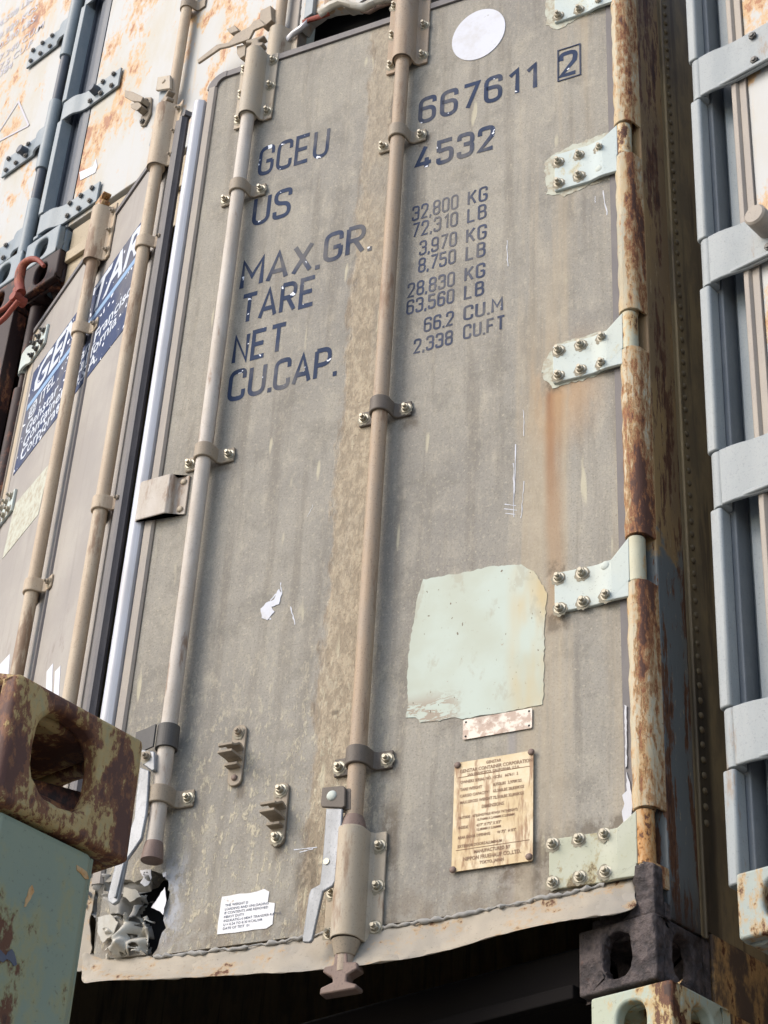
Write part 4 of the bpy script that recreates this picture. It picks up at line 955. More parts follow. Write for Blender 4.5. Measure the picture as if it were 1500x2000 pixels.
def build_hinges_right():
    specs = [((1083, 303), (1083, 373), (231, 290), 'plate_mint', 'barrel_mint', [(1090, 315), (1130, 301), (1172, 290), (1090, 356), (1130, 342)], [(1172, 331)], 'second strap hinge from the top, pale mint'),
             ((1083, 676), (1080, 748), (602, 672), 'plate_mint', 'barrel_mint', [(1090, 683), (1133, 672), (1177, 660), (1090, 732), (1133, 720), (1176, 710)], [], 'strap hinge above the long orange rust run'),
             ((1083, 1120), (1083, 1197), (1044, 1130), 'plate_mint', 'barrel_mint', [(1090, 1127), (1136, 1118), (1092, 1187), (1138, 1174), (1185, 1163)], [(1184, 1106)], 'strap hinge beside the pale mint paint patch'),
             ((1072, 1640), (1072, 1738), (1580, 1686), 'plate_mint_dirty', 'barrel_rust', [(1078, 1647), (1129, 1637), (1181, 1629), (1078, 1722), (1131, 1711), (1183, 1703)], [], 'lowest strap hinge, dirty mint above the bent edge'),
             ((1083, -30), (1083, 44), (-100, -35), 'plate_mint', 'barrel_mint', [(1090, -12), (1130, -26), (1090, 29), (1130, 17), (1170, 4)], [], 'topmost strap hinge, cut by the frame')]
    zs = []
    for a, b, br, m1, m2, bl, rv, lab in specs:
        z1, z0 = RD(*a, -0.008)[1], RD(*b, -0.008)[1]; Lx = -RD(*b, -0.008)[0]
        zb1, zb0 = RD(1236, br[0], -0.02)[1], RD(1236, br[1], -0.02)[1]
        bl2 = [RD(*q, -0.012) for q in bl]; rv2 = [RD(*q, -0.010) for q in rv]
        o = hinge(MAIN, M_R, (z0 + z1) / 2, z1 - z0, Lx, m1, m2, -1, bl2, BOLT, 0.0175, None, rv2, lab, bh=None) if False else None
        g = G(); j0, j1 = 0.045, 0.085
        line = [(-0.012, -0.012), (-j0, -0.012)] + [(-(j0 + (j1 - j0) * t), -0.012 + 0.0075 * (3 * t * t - 2 * t ** 3)) for t in (.25, .5, .75)] + [(-j1, -0.0045), (-Lx, -0.0045)]
        g.strip(line, 0.008, z0, z1)
        g.prism([(-0.010, zb0 + 0.001), (-0.048, z0 + 0.002), (-0.048, z1 - 0.002), (-0.010, zb1 - 0.001)], -0.0162, -0.0082)
        o = fin(g, 'strap_hinge', m1, MAIN, M_R, 40, 0.0015, lab)
        g = G(); g.tube([(0, 0, zb0), (0, 0, zb1)], 0.0180, 28); fin(g, 'hinge_barrel', m2, o, M_R, 50, 0.001)
        for (x, z) in bl2: put(BOLT, o, M_R, x, z, -0.0085 if x < -0.088 else -0.0125, 'bolt', s=random.uniform(0.92, 1.06))
        for (x, z) in rv2: put(RIVET, o, M_R, x, z, -0.0085 if x < -0.088 else -0.0115, 'rivet')
        zs.append((zb0, zb1))
    return zs
ZS = build_hinges_right()

# --- corner post with its barrels, side wall, rails, castings
g = G()
g.box(-0.12, 0.030, 0.024, 0.118, ZB + 0.121, ZT - 0.121)
post = fin(g, 'corner_post', 'post_side', MAIN, M_ID, 0, 0.004, 'right corner post with brown rusted side')
zs = sorted(ZS)
segs = [(zs[i][1] + 0.003, zs[i + 1][0] - 0.003) for i in range(len(zs) - 1)] + [(2.985, zs[0][0] - 0.003), (zs[-1][1] + 0.003, ZT - 0.14)]
for (a, b) in segs:
    g = G()
    n = 16; path = [(0.0008 * math.sin(k * 1.7 + a), 0, a + (b - a) * k / n) for k in range(n + 1)]
    g.tube(path, [0.0205 + 0.0012 * math.sin(k * 2.3) for k in range(n + 1)], 28)
    g.strip([(0.0, -0.0195), (0.014, -0.0160), (0.024, -0.004), (0.0270, 0.03)], 0.005, a, b)
    fin(g, 'post_barrel', 'post', post, M_ID, 50, 0.001)
g = G(); g.box(0.024, 0.0285, 0.1185, 0.128, ZB + 0.12, ZT - 0.12); g.box(0.020, 0.0335, 0.128, 0.134, ZB + 0.12, ZT - 0.12); fin(g, 'post_seam', 'side', post, M_ID, 0, 0.002)
W0, W1 = -2.316, 0.030
shell(MAIN, M_ID, W0, W1, 0.136, ZB, ZT, 12.0, 'side')
g = G(); g.box(W1 - 0.045, W1 - 0.006, 0.1345, 12.0, ZB + 0.14, ZT - 0.05); side = fin(g, 'side_wall', 'side', MAIN, M_ID, 0, 0, 'brown side wall with a row of rivets')
z = 5.62; k = 0
while z > 3.15:
    o = bpy.data.objects.new('rivet', RIVET_B); k += 1
    link(o, side, Matrix.Translation((W1 - 0.007, 0.158, z + random.uniform(-.001, .001))) @ Matrix.Rotation(R(90), 4, 'Z')); z -= 0.0315
g = G(); g.box(-0.10, W1 - 0.001, 0.150, 12.0, ZB + 0.005, ZB + 0.138); fin(g, 'bottom_rail', 'brown_body', MAIN, M_ID, 0, 0.004)
casting(MAIN, M_ID, -0.128, 0.032, -0.026, 0.138, ZB, ZB + 0.116, 'black_rust', jit=0.0015, rx=0.030, rz=0.041, bevel=0.006, label='black flaking lower right corner casting')
casting(MAIN, M_ID, -0.142, 0.032, -0.026, 0.148, ZT - 0.119, ZT, 'rust_post', label='upper right corner casting')
casting(MAIN, M_ID, W0 - 0.002, W0 + 0.172, -0.026, 0.148, ZT - 0.119, ZT, 'rust_post', label='rusted upper left corner casting')
casting(MAIN, M_ID, W0 - 0.002, W0 + 0.172, -0.026, 0.148, ZB, ZB + 0.119, 'black_rust', label='lower left corner casting')
# stub under the lowest hinge
g = G(); g.tube([(0.006, -0.002, 2.962), (0.002, 0, 2.975), (0, 0, 3.0), (0, 0, RD(1236, 1690, -0.02)[1])], [0.013, 0.021, 0.024, 0.022], 18); fin(g, 'barrel_stub', 'black_rust', post, M_ID, 60)
g = G(); g.box(-0.126, 0.029, 0.010, 0.03, ZB + 0.1175, 2.96); g.prism([(-0.045, ZB + 0.1165), (0.0285, ZB + 0.1165), (0.0285, 3.02), (0.004, 3.03), (-0.004, 2.985), (-0.02, 2.945)], -0.020, 0.0095); fin(g, 'post_foot', 'black_rust', post, M_ID, 0, 0.004)
g = G(); g.box(W0, W0 + 0.12, 0.052, 0.13, ZB + 0.121, ZT - 0.121); g.tube([(-2.295, 0.030, ZB + 0.2), (-2.295, 0.030, ZT - 0.14)], 0.012, 14)
g.box(-2.310, -2.280, 0.034, 0.05, ZB + 0.1225, ZT - 0.1225)
postl = fin(g, 'corner_post', 'rust_post', MAIN, M_ID, 40, 0.003, 'dark rusted left corner post')
g = G(); g.box(W0 + 0.175, -0.145, 0.0, 0.12, ZB + 0.004, ZB + 0.10); g.box(W0 + 0.175, -0.145, -0.02, 0.0, ZB + 0.004, ZB + 0.03); fin(g, 'door_sill', 'dark_sill', MAIN, M_ID, 0, 0.003)
g = G(); g.box(W0 + 0.175, -0.145, 0.01, 0.12, 5.50, ZT - 0.004); g.box(W0 + 0.175, -0.145, -0.005, 0.0098, ZT - 0.05, ZT - 0.006); fin(g, 'door_header', 'header', MAIN, M_ID, 0, 0.003)

# ------------------------------------------------------------------ left door
def build_door_left():
    ZTL = LD(384, 190)[1]; ZBL = 2.985; XE = LD(345, 400)[0]
    xr = (LD(340, 400)[0] + LD(186, 1360)[0]) / 2     # right edge of the gasket
    xs = xr - 0.052
    g = G(); g.box(0.035, xs, 0.0, 0.016, ZBL, ZTL - 0.018)
    door = fin(g, 'door', 'door_l', MAIN, M_L, 0, 0.003, 'left hand door with a blue lettered panel')
    g = G(); g.box(0.03, xr, -0.006, 0.014, ZTL - 0.0175, ZTL)
    g.column([(xs + .001, -0.004), (xs + .006, -0.012), (xs + .016, -0.015), (xs + .026, -0.008), (xs + .028, 0.012), (xs + .001, 0.012)], ZBL, ZTL - 0.018)
    fin(g, 'gasket', 'gasket', door, M_L, 40)
    g = G(); g.column([(xs + .0285, -0.006), (xs + .036, -0.014), (xs + .045, -0.010), (xs + .046, 0.0), (xs + .048, 0.004), (xs + .044, 0.012), (xs + .0285, 0.012)], ZBL, ZTL - 0.02)
    fin(g, 'edge_gasket', 'gasket_dark', door, M_L, 40)
    g = G(); g.column([(0.010, 0.0), (0.034, -0.004), (0.034, 0.04), (0.010, 0.04)], ZBL, ZTL - 0.02); g.box(0.085, 0.0875, -0.0012, 0.0, ZBL + .02, ZTL - .03); g.box(xs - 0.040, xs - 0.0375, -0.0012, 0.0, ZBL + .02, ZTL - .03)
    fin(g, 'hinge_gasket', 'tan_gasket', door, M_L, 0)
    # blue panel with white lettering
    q = [LD(75, 705), LD(272, 455), LD(240, 648), LD(42, 905)]
    q = [LD(72, 708), LD(275, 450), LD(240, 648), LD(38, 912)]
    x0, x1 = q[0][0] - 0.01, q[1][0] + 0.05; z1, z0 = (q[0][1] + q[1][1]) / 2, (q[2][1] + q[3][1]) / 2
    g = G(); g.box(x0, x1, -0.0014, 0.0, z0, z1); sg = fin(g, 'blue_sign_panel', 'sign_blue', door, M_L, 0, 0, 'blue panel with white GENSTAR lettering')
    g = G(); text_mesh(g, 'GENSTAR', x0 + 0.02, z0 + (z1 - z0) * 0.70, 0.155, 1.16, 0.25, -0.0022, 0.0035)
    W = x1 - x0; H = z1 - z0
    for k, t_ in enumerate(('Genstar', 'Container', 'Corporation')): text_mesh(g, t_, x0 + W * .05, z0 + H * (.30 - .125 * k), 0.062, 1.25, 0, -0.0022, 0.001)
    for k, t_ in enumerate(('San Francisco', 'California', 'U.S.A.')): text_mesh(g, t_, x0 + W * .50, z0 + H * (.30 - .125 * k), 0.062, 1.25, 0, -0.0022, 0.001)
    text_mesh(g, '@ ITEL', x0 + W * .05, z0 + H * .47, 0.06, 1.1, 0, -0.0022, 0.001)
    fin(g, 'sign_lettering', 'sign_white', sg, M_L, 0)
    g = G(); g.box(x0 + 0.01, x1 - 0.02, -0.0021, -0.0013, z0 + H * .60, z0 + H * .655); fin(g, 'sign_stripe', 'sign_cyan', sg, M_L, 0)
    g = G(); P = [LD(*p) for p in ((95, 905), (115, 850), (88, 1000), (52, 1045), (8, 1100), (20, 1040))]
    P = [LD(*p) for p in ((98, 905), (75, 1005), (5, 1092), (30, 985))]
    g.prism(P, -0.0012, 0.0003); fin(g, 'pale_paint_stroke', 'over', door, M_L, 0)
    for P in (((104, 1296), (92, 1312), (88, 1400), (100, 1400)), ((119, 1300), (108, 1312), (104, 1400), (113, 1400)), ((20, 1277), (17, 1320), (-20, 1370), (-20, 1320))):
        g = G(); g.prism([LD(*p) for p in P], -0.0012, 0.0003); fin(g, 'white_marking', 'decal_white', door, M_L, 0)
    # rods
    zr = lambda px, py: LD(px, py, YR)[1]
    xa = (LD(305, 345, YR)[0] + LD(145, 1300, YR)[0]) / 2; xb = (LD(180, 510, YR)[0] + LD(50, 1230, YR)[0]) / 2
    ra = rod(MAIN, M_L, xa, 3.05, zr(326, 205), 'rod_tan', 'tan rod at the free edge of the left door')
    sleeve(ra, M_L, xa, zr(306, 330), zr(325, 212), 'rod_tan', 3, 0.0205, BOLT_S, 0.034); cam_hook(ra, M_L, xa, zr(326, 207), 0.6, 'clamp', -1)
    for p in ((291, 465), (200, 985)): rod_clamp(ra, M_L, xa, zr(*p), 'rod_tan', 0.038, BOLT_S)
    rb = rod(MAIN, M_L, xb, 3.05, zr(202, 400), 'rod_tan', 'tan rod nearest the hinges of the left door')
    sleeve(rb, M_L, xb, zr(180, 514), zr(201, 408), 'rod_tan', 3, 0.0205, BOLT_S, 0.034); cam_hook(rb, M_L, xb, zr(203, 404), 0.72, 'barrel_rust', -1)
    for p in ((153, 650), (62, 1150)): rod_clamp(rb, M_L, xb, zr(*p), 'rod_tan', 0.038, BOLT_S)
    for xx, dz in ((xa, .30), (xb, .45)):
        g = G(); g.column([(xx + 0.034, 0), (xx + 0.036, -0.006), (xx + 0.043, -0.006), (xx + 0.045, 0)], ZBL + .05, ZTL - dz); fin(g, 'door_rib', 'gasket', door, M_L, 0)
    # strap hinges
    for (px, py), lab in (((60, 690), 'upper pale strap hinge of the left door'), ((16, 985), 'lower pale strap hinge of the left door')):
        zc = LD(px, py, -0.01)[1]
        b = [(0.088 + 0.038 * i, zc + s * 0.024) for i in range(3) for s in (1, -1)]
        g = G(); g.strip([(0.0, -0.016), (0.035, -0.016), (0.05, -0.013), (0.062, -0.007), (0.075, -0.0045), (0.185, -0.0045)], 0.008, zc - 0.038, zc + 0.038)
        o = fin(g, 'strap_hinge', 'plate_mint', MAIN, M_L, 40, 0.0015, lab)
        g = G(); g.tube([(0, 0, zc - 0.04), (0, 0, zc + 0.04)], 0.0185, 24); fin(g, 'hinge_barrel', 'plate_mint', o, M_L, 50)
        for (x, z) in b: put(BOLT_D if py < 800 else BOLT, o, M_L, x, z, -0.0085, 'bolt')
    return door
build_door_left()
for (a, b) in ((5.36, 5.55), (4.79, 5.22), (4.2, 4.66)):
    g = G(); g.tube([(-2.295, 0.030, a), (-2.295, 0.030, b)], 0.0215, 22); g.strip([(-2.295, 0.012), (-2.309, 0.018), (-2.312, 0.05)], 0.006, a, b)
    fin(g, 'post_barrel', 'rust_post', postl, M_ID, 50)
# ================================================================== the white container stacked above it
ZC = ZT + 0.006
XC0, XC1 = -2.345, 0.03
WHITE = thing('shipping_container', (-1.15, 0, ZC), 'white rust-stained container stacked on top of the taupe one', 'container', 'containers in the stack behind')
def tall_door(cont, M, x0, x1, z0, z1, mat, label):
    g = G(); g.box(x0, x1, 0.012, 0.06, z0, z1); return fin(g, 'door', mat, cont, M, 0, 0.003, label)
def hinge_side_white():
    px_ = -2.31
    # left door of the white container and its hinge side
    d = tall_door(WHITE, M_ID, -2.185, -1.205, ZC + 0.135, ZC + 2.75, 'white', 'left hand white door with rust stains')
    g = G(); g.column([(-2.2855, 0.03), (-2.262, 0.03), (-2.245, 0.022), (-2.238, 0.010), (-2.215, 0.006), (-2.205, 0.010), (-2.186, 0.010), (-2.186, 0.05), (-2.2855, 0.05)], ZC + 0.13, ZC + 2.75)
    fin(g, 'gasket', 'slate_dark', d, M_ID, 30)
    g = G(); g.box(XC0 + .004, -2.29, 0.02, 0.12, ZC + 0.121, ZC + 2.77); p = fin(g, 'corner_post', 'slate_dark', WHITE, M_ID, 0, 0.003, 'slate corner post with long hinge lugs')
    hz = [FP(140, 210, -0.01)[1], FP(98, 430, -0.01)[1], FP(182, -10, -0.01)[1]]
    hz = sorted(hz)
    for i, zc in enumerate(hz):
        h = 0.088
        g = G(); g.strip([(-2.31, -0.014), (-2.268, -0.014), (-2.25, -0.011), (-2.235, -0.004), (-2.215, 0.002), (-2.20, 0.004), (-2.035, 0.004)], 0.008, zc - h / 2, zc + h / 2)
        o = fin(g, 'strap_hinge', 'slate', WHITE, M_ID, 40, 0.0015)
        g = G(); g.tube([(-2.31, 0, zc - h / 2 - .004), (-2.31, 0, zc + h / 2 + .004)], 0.0165, 22); fin(g, 'hinge_barrel', 'slate', o, M_ID, 50)
        for k in range(3):
            for s in (1, -1): put(STUD, o, M_ID, -2.175 + 0.055 * k, zc + s * 0.028, -0.001, 'bolt')
        if i == 1:
            g = G(); g.tube([(-2.15, 0.0, zc + .004), (-2.15, -0.008, zc + .004), (-2.15, -0.028, zc + .004)], [0.018, 0.018, 0.015], 20); fin(g, 'pad_stud', 'slate_dark', o, M_ID, 40, 0.001)
    for a, b in ((ZC + 0.13, hz[0] - 0.05), (hz[0] + 0.05, hz[1] - 0.05), (hz[1] + 0.05, hz[2] - 0.05), (hz[2] + 0.05, hz[2] + 0.5)):
        g = G(); g.strip([(-2.327, 0.03), (-2.326, -0.008), (-2.318, -0.018), (-2.300, -0.018), (-2.295, 0.02)], 0.008, a, b); fin(g, 'hinge_lug', 'slate', p, M_ID, 40, 0.002)
    # rods of the white container
    for (pa, pb, top) in (((371, 8), (335, 173), 0), ((555, 0), (535, 105), 1)):
        yr = -0.02; xx = (FP(*pa, yr)[0] + FP(*pb, yr)[0]) / 2
        g = G(); g.tube([(xx, yr, ZC + 0.02), (xx, yr, ZC + 2.7)], 0.0172, 24); r = fin(g, 'locking_rod', 'rod_tan', WHITE, M_ID, 60)
        if top:
            z1 = FP(528, 72, yr)[1]
            g = G(); g.strip([(xx - .06, 0.008), (xx - .034, 0.008), (xx - .029, -0.004)] + [(xx + .0245 * math.cos(R(180 + 15 * k)), yr + .0245 * math.sin(R(180 + 15 * k))) for k in range(13)] + [(xx + .029, -.004), (xx + .034, .008), (xx + .06, .008)], .006, z1 - .22, z1); fin(g, 'rod_sleeve', 'sleeve', r, M_ID, 35)
            hub = [FP(*q, -0.05) for q in ((510, 22), (530, 12), (532, 40), (515, 55), (508, 48))]
            g = G(); g.prism(hub, -0.054, -0.03); fin(g, 'handle_hub', 'clamp', r, M_ID, 0, 0.002)
            hp = [FP(*q, -0.06) for q in ((508, 38), (520, 50), (497, 60), (488, 78), (470, 84), (448, 92), (430, 96), (388, 125), (387, 118), (425, 88), (448, 84), (462, 68), (490, 52), (497, 42))]
            g = G(); g.prism(hp, -0.064, -0.056); fin(g, 'rod_handle', 'clamp', r, M_ID, 35, 0.002)
            g = G(); a = FP(468, 105, -0.03); b = FP(462, 60, -0.06); 
            g.prism([FP(*q, -0.05) for q in ((462, 90), (480, 86), (478, 108), (468, 114), (462, 104))], -0.05, 0.008); fin(g, 'handle_catch', 'clamp', r, M_ID, 35, 0.002); g = G(); g.prism([FP(*q, -0.05) for q in ((450, 64), (466, 56), (474, 66), (458, 72))], -0.068, 0.01)
            fin(g, 'handle_catch', 'clamp', r, M_ID, 35, 0.002)
        else:
            q = [FP(*k, -0.045) for k in ((310, 152), (334, 148), (334, 174), (306, 178))]
            g = G(); g.prism(q, -0.05, -0.04); fin(g, 'handle_hub', 'sleeve', r, M_ID, 0, 0.002); x, z = FP(320, 159, -0.05); put(RIVET_T, r, M_ID, x, z, -0.05, 'rivet')
            zt = FP(382, 5, yr)[1]
            g = G(); g.strip([(xx - r_, y_) for r_, y_ in ((.058, .008), (.03, .008), (.022, .0))] + [(xx + .0195 * math.cos(R(180 + 15 * k)), yr + .0195 * math.sin(R(180 + 15 * k))) for k in range(13)] + [(xx + r_, y_) for r_, y_ in ((.022, .0), (.03, .008), (.058, .008))], .006, zt - .005, zt + .035); fin(g, 'rod_clamp', 'clamp', r, M_ID, 35)
            g = G(); g.prism([FP(*k, -0.03) for k in ((312, 178), (330, 176), (322, 250), (300, 290), (292, 285), (310, 230))], -0.034, -0.026); fin(g, 'rod_handle', 'slate', r, M_ID, 35, 0.002)
    # handle catch on the rusty patch
    P = [FP(*q, 0.004) for q in ((262, 182), (280, 190), (296, 190), (294, 222), (282, 245), (274, 247), (271, 236), (280, 222), (262, 214), (270, 206), (256, 200), (251, 188))]
    g = G(); g.prism([FP(*q, 0.005) for q in ((284, 190), (296, 190), (294, 222), (283, 245), (275, 247), (272, 238), (279, 222), (280, 200))], 0.003, 0.0115); hc = fin(g, 'handle_catch', 'clamp', WHITE, M_ID, 35, 0.003, 'bent catch bracket on a rusty patch of the white door')
    for P, ya in ((((252, 182), (268, 186), (288, 196), (284, 206), (266, 204), (252, 196)), -0.030), (((262, 208), (278, 204), (284, 212), (274, 222), (263, 216)), -0.026)):
        g = G(); g.prism([FP(*q, -0.01) for q in P], ya, ya + 0.006); g.prism([FP(*q, -0.01) for q in (P[2], P[3], P[-2], P[1])], ya + .0065, 0.0028); fin(g, 'catch_claw', 'clamp', hc, M_ID, 35, 0.002)
    x, z = FP(285, 197, 0.0); put(STUD, hc, M_ID, x, z, 0.003, 'catch_bolt'); x, z = FP(278, 237, 0.0); put(STUD, hc, M_ID, x, z, 0.003, 'catch_bolt')
    # small shield shaped sticker and scuffs
    P = [FP(*q, 0.01) for q in ((155, 336), (182, 325), (187, 310), (190, 325), (186, 337), (157, 352))]
    g = G(); g.prism(P, 0.0098, 0.0125); fin(g, 'white_sticker', 'decal_white', d, M_ID, 0)
    # right door, its bottom torn away
    g = G(); zt = lambda px, py: FP(px, py, 0.012)
    pts = [(-1.165, ZC + 2.75), (-1.165, zt(574, 66)[1]), zt(588, 58), zt(600, 38), zt(622, 22), zt(640, 16), zt(660, 12), zt(690, 14), zt(720, -8), zt(760, -20), (-0.12, 6.05), (-0.12, ZC + 2.75)]
    g.prism(jag(pts, 0.004, 0.02, 8), 0.012, 0.05)
    d2 = fin(g, 'door', 'white', WHITE, M_ID, 0, 0, 'right hand white door with its bottom torn away'); bm = bmesh.new(); bm.from_mesh(d2.data); bmesh.ops.triangulate(bm, faces=[f for f in bm.faces if len(f.verts) > 4]); bm.to_mesh(d2.data); bm.free()
    g = G(); g.box(-1.2045, -1.1655, 0.006, 0.05, ZC + 0.13, ZC + 2.75); fin(g, 'gasket', 'tan_gasket', d, M_ID, 0, 0.003)
    g = G(); zt2 = FP(590, 0, 0.0)[0]; g.box(-1.13, -1.095, -0.004, 0.011, zt(583, 55)[1], ZC + 2.7); fin(g, 'edge_strip', 'slate', d2, M_ID, 0, 0.002)
    xr3 = FP(645, 5, -0.02)[0]
    g = G(); g.tube([(xr3, -0.02, FP(640, 22, -0.02)[1]), (xr3, -0.02, ZC + 2.7)], 0.0172, 22); fin(g, 'locking_rod', 'rod_tan', WHITE, M_ID, 60, 0, 'rod ending at the torn edge of the right hand door')
    # torn sheet edges
    def curl(path, w, mat, seed):
        rnd = random.Random(seed); g = G(); vs = []; n = len(path)
        for i, (px, py, y) in enumerate(path):
            x, z = FP(px, py, y)
            for k in range(5):
                t = k / 4; vs.append((x + rnd.uniform(-.002, .002), y - w * 0.6 * math.sin(t * 2.4), z + w * (1 - math.cos(t * 2.4)) * 0.5 + rnd.uniform(-.002, .002)))
        g.add(vs, [(i * 5 + k, i * 5 + k + 1, i * 5 + k + 6, i * 5 + k + 5) for i in range(n - 1) for k in range(4)])
        fin(g, 'torn_edge', mat, d2, M_ID, 40, 0, None, 0.002)
    curl([(558, 100, 0.0), (562, 86, 0.0), (575, 72, 0.0), (590, 62, 0.0), (604, 50, 0.0)], 0.022, 'alu', 1)
    curl([(594, 48, 0.01), (610, 42, 0.0), (628, 36, -0.01), (645, 30, -0.02)], 0.016, 'hook', 2)
    curl([(628, 34, -0.02), (650, 20, -0.03), (668, 12, -0.03), (690, 20, -0.02), (712, 24, 0.0), (735, 12, 0.01), (765, 4, 0.01)], 0.03, 'alu_dirty', 3)
    curl([(705, 26, 0.02), (722, 28, 0.03), (740, 18, 0.02), (775, 6, 0.02), (800, -4, 0.02)], 0.02, 'steel_rust', 5)
hinge_side_white()
shell(WHITE, M_ID, XC0, XC1, 0.15, ZC, ZC + 2.9, 12.0, 'blue_body')
g = G(); g.box(XC0 + .18, -1.21, 0.02, 0.12, ZC + 0.006, ZC + 0.115); fin(g, 'door_sill', 'header', WHITE, M_ID, 0, 0.003)
g = G(); g.box(-1.19, -0.15, 0.10, 0.135, ZC + 0.11, ZC + 0.9); fin(g, 'cavity_shade_plate', 'dark_in', WHITE, M_ID, 0)  # black plate added behind the torn door to paint the hollow's shade
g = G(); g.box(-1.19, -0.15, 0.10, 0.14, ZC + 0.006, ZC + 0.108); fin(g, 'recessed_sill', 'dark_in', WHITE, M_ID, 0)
casting(WHITE, M_ID, XC0, XC0 + 0.17, -0.024, 0.146, ZC, ZC + 0.118, 'slate', label='slate lower left corner casting')
casting(WHITE, M_ID, -0.14, 0.032, -0.024, 0.146, ZC, ZC + 0.118, 'rust_post', label='lower right corner casting')
g = G(); g.box(-0.118, 0.026, 0.02, 0.145, ZC + 0.12, ZC + 2.9); fin(g, 'corner_post', 'rust_post', WHITE, M_ID, 0, 0.003)

# ================================================================== white container one column to the left
XD = -2.392
LEFTC = thing('shipping_container', (-3.6, 0, ZC), 'white container at the far left with faint grey numerals and a warning triangle', 'container', 'containers in the stack behind')
d = tall_door(LEFTC, M_ID, -3.45, -2.425, ZC + 0.13, ZC + 2.75, 'white', 'right hand white door with faint numerals')
g = G(); g.box(XD - 0.004, XD + 0.026, 0.024, 0.14, ZC + 0.12, ZC + 2.8); fin(g, 'corner_post', 'slate_dark', LEFTC, M_ID, 0, 0.003); g = G(); g.box(-4.75, -4.66, 0.024, 0.14, ZC + 0.12, ZC + 2.8); fin(g, 'corner_post', 'slate_dark', LEFTC, M_ID, 0, 0.003)
hz = sorted([FP(118, 62, -0.01)[1], FP(82, 268, -0.01)[1], FP(38, 468, -0.01)[1]])
for i, zc in enumerate(hz):
    g = G(); g.strip([(XD, -0.012), (XD - .045, -0.012), (XD - .065, -0.006), (XD - .08, 0.004), (XD - .255, 0.004)], 0.008, zc - .044, zc + .044); o = fin(g, 'strap_hinge', 'slate', LEFTC, M_ID, 40, 0.0015)
    g = G(); g.tube([(XD, 0, zc - .17), (XD, 0, zc + .16)], 0.0225, 24); fin(g, 'hinge_barrel', 'slate', o, M_ID, 50, 0.002)
    for k in range(3):
        for s in (1, -1): put(STUD, o, M_ID, XD - .115 - .055 * k, zc + s * .028, -0.001, 'bolt')
    if i == 1:
        g = G(); g.tube([(XD - .13, 0, zc), (XD - .13, -.028, zc)], [0.018, 0.015], 20); fin(g, 'pad_stud', 'slate_dark', o, M_ID, 40)
g = G(); g.tube([(XD, 0, ZC + .13), (XD, 0, ZC + 2.7)], 0.0165, 22); fin(g, 'hinge_pin', 'slate_dark', LEFTC, M_ID, 50)
shell(LEFTC, M_ID, -4.76, XD + 0.028, 0.15, ZC, ZC + 2.9, 12.0, 'blue_body')
tall_door(LEFTC, M_ID, -4.62, -3.47, ZC + 0.13, ZC + 2.75, 'white', 'left hand white door')
casting(LEFTC, M_ID, XD - .145, XD + 0.025, -0.024, 0.146, ZC, ZC + 0.118, 'slate'); casting(LEFTC, M_ID, -4.765, -4.595, -0.024, 0.146, ZC, ZC + 0.118, 'slate')
for t_, (px, py) in (('4.500 LBS', (12, 42)), ('9.920 KGS', (12, 66)), ('30.500 LBS', (4, 92)), ('67.240 CU.M', (4, 116)), ('67.5 CU.F', (4, 134)), ('2.384', (0, 150))):
    x, z = FP(px, py, 0.011)
    g = G(); text_mesh(g, t_, x - 0.05, z, 0.055, 1.0, 0, 0.0105, 0.0005)
    fin(g, 'faint_lettering', 'faint_grey', d, M_ID, 0)
g = G(); T = [FP(*q, 0.01) for q in ((36, 198), (-20, 285), (56, 245))]
for i in range(3):
    a = Vector(T[i]); b = Vector(T[(i + 1) % 3]); dd = (b - a).normalized(); n = Vector((-dd.y, dd.x)) * .004
    g.add([(p.x, 0.0100 - i * .0003, p.y) for p in (a + n, b + n, b - n, a - n)], [(0, 1, 2, 3)])
fin(g, 'warning_triangle', 'faint_grey', d, M_ID, 0)

# ================================================================== dark container under the far left one
BELOWL = thing('shipping_container', (-3.6, 0, ZB), 'rusty brown container at the left edge below the white ones', 'container', 'containers in the stack behind')
shell(BELOWL, M_ID, -4.76, XD + 0.028, 0.05, ZB, ZT, 12.0, 'rust_post')
g = G(); g.box(-4.62, XD - 0.12, 0.0, 0.045, ZB + .13, ZT - .13); fin(g, 'door', 'white', BELOWL, M_ID, 0, 0.003)
g = G(); g.box(XD - .115, XD + .026, -0.01, 0.046, ZB + .125, ZT - .125); fin(g, 'corner_post', 'rust_post', BELOWL, M_ID, 0, 0.004); g = G(); g.box(-4.755, -4.64, -0.01, 0.046, ZB + .125, ZT - .125); fin(g, 'corner_post', 'rust_post', BELOWL, M_ID, 0, 0.004)
for zz in (ZB, ZT - .119):
    casting(BELOWL, M_ID, XD - .145, XD + .027, -.024, .046 + .10, zz, zz + .118, 'rust_post', t=0.02); casting(BELOWL, M_ID, -4.765, -4.595, -.024, .146, zz, zz + .118, 'rust_post', t=0.02)

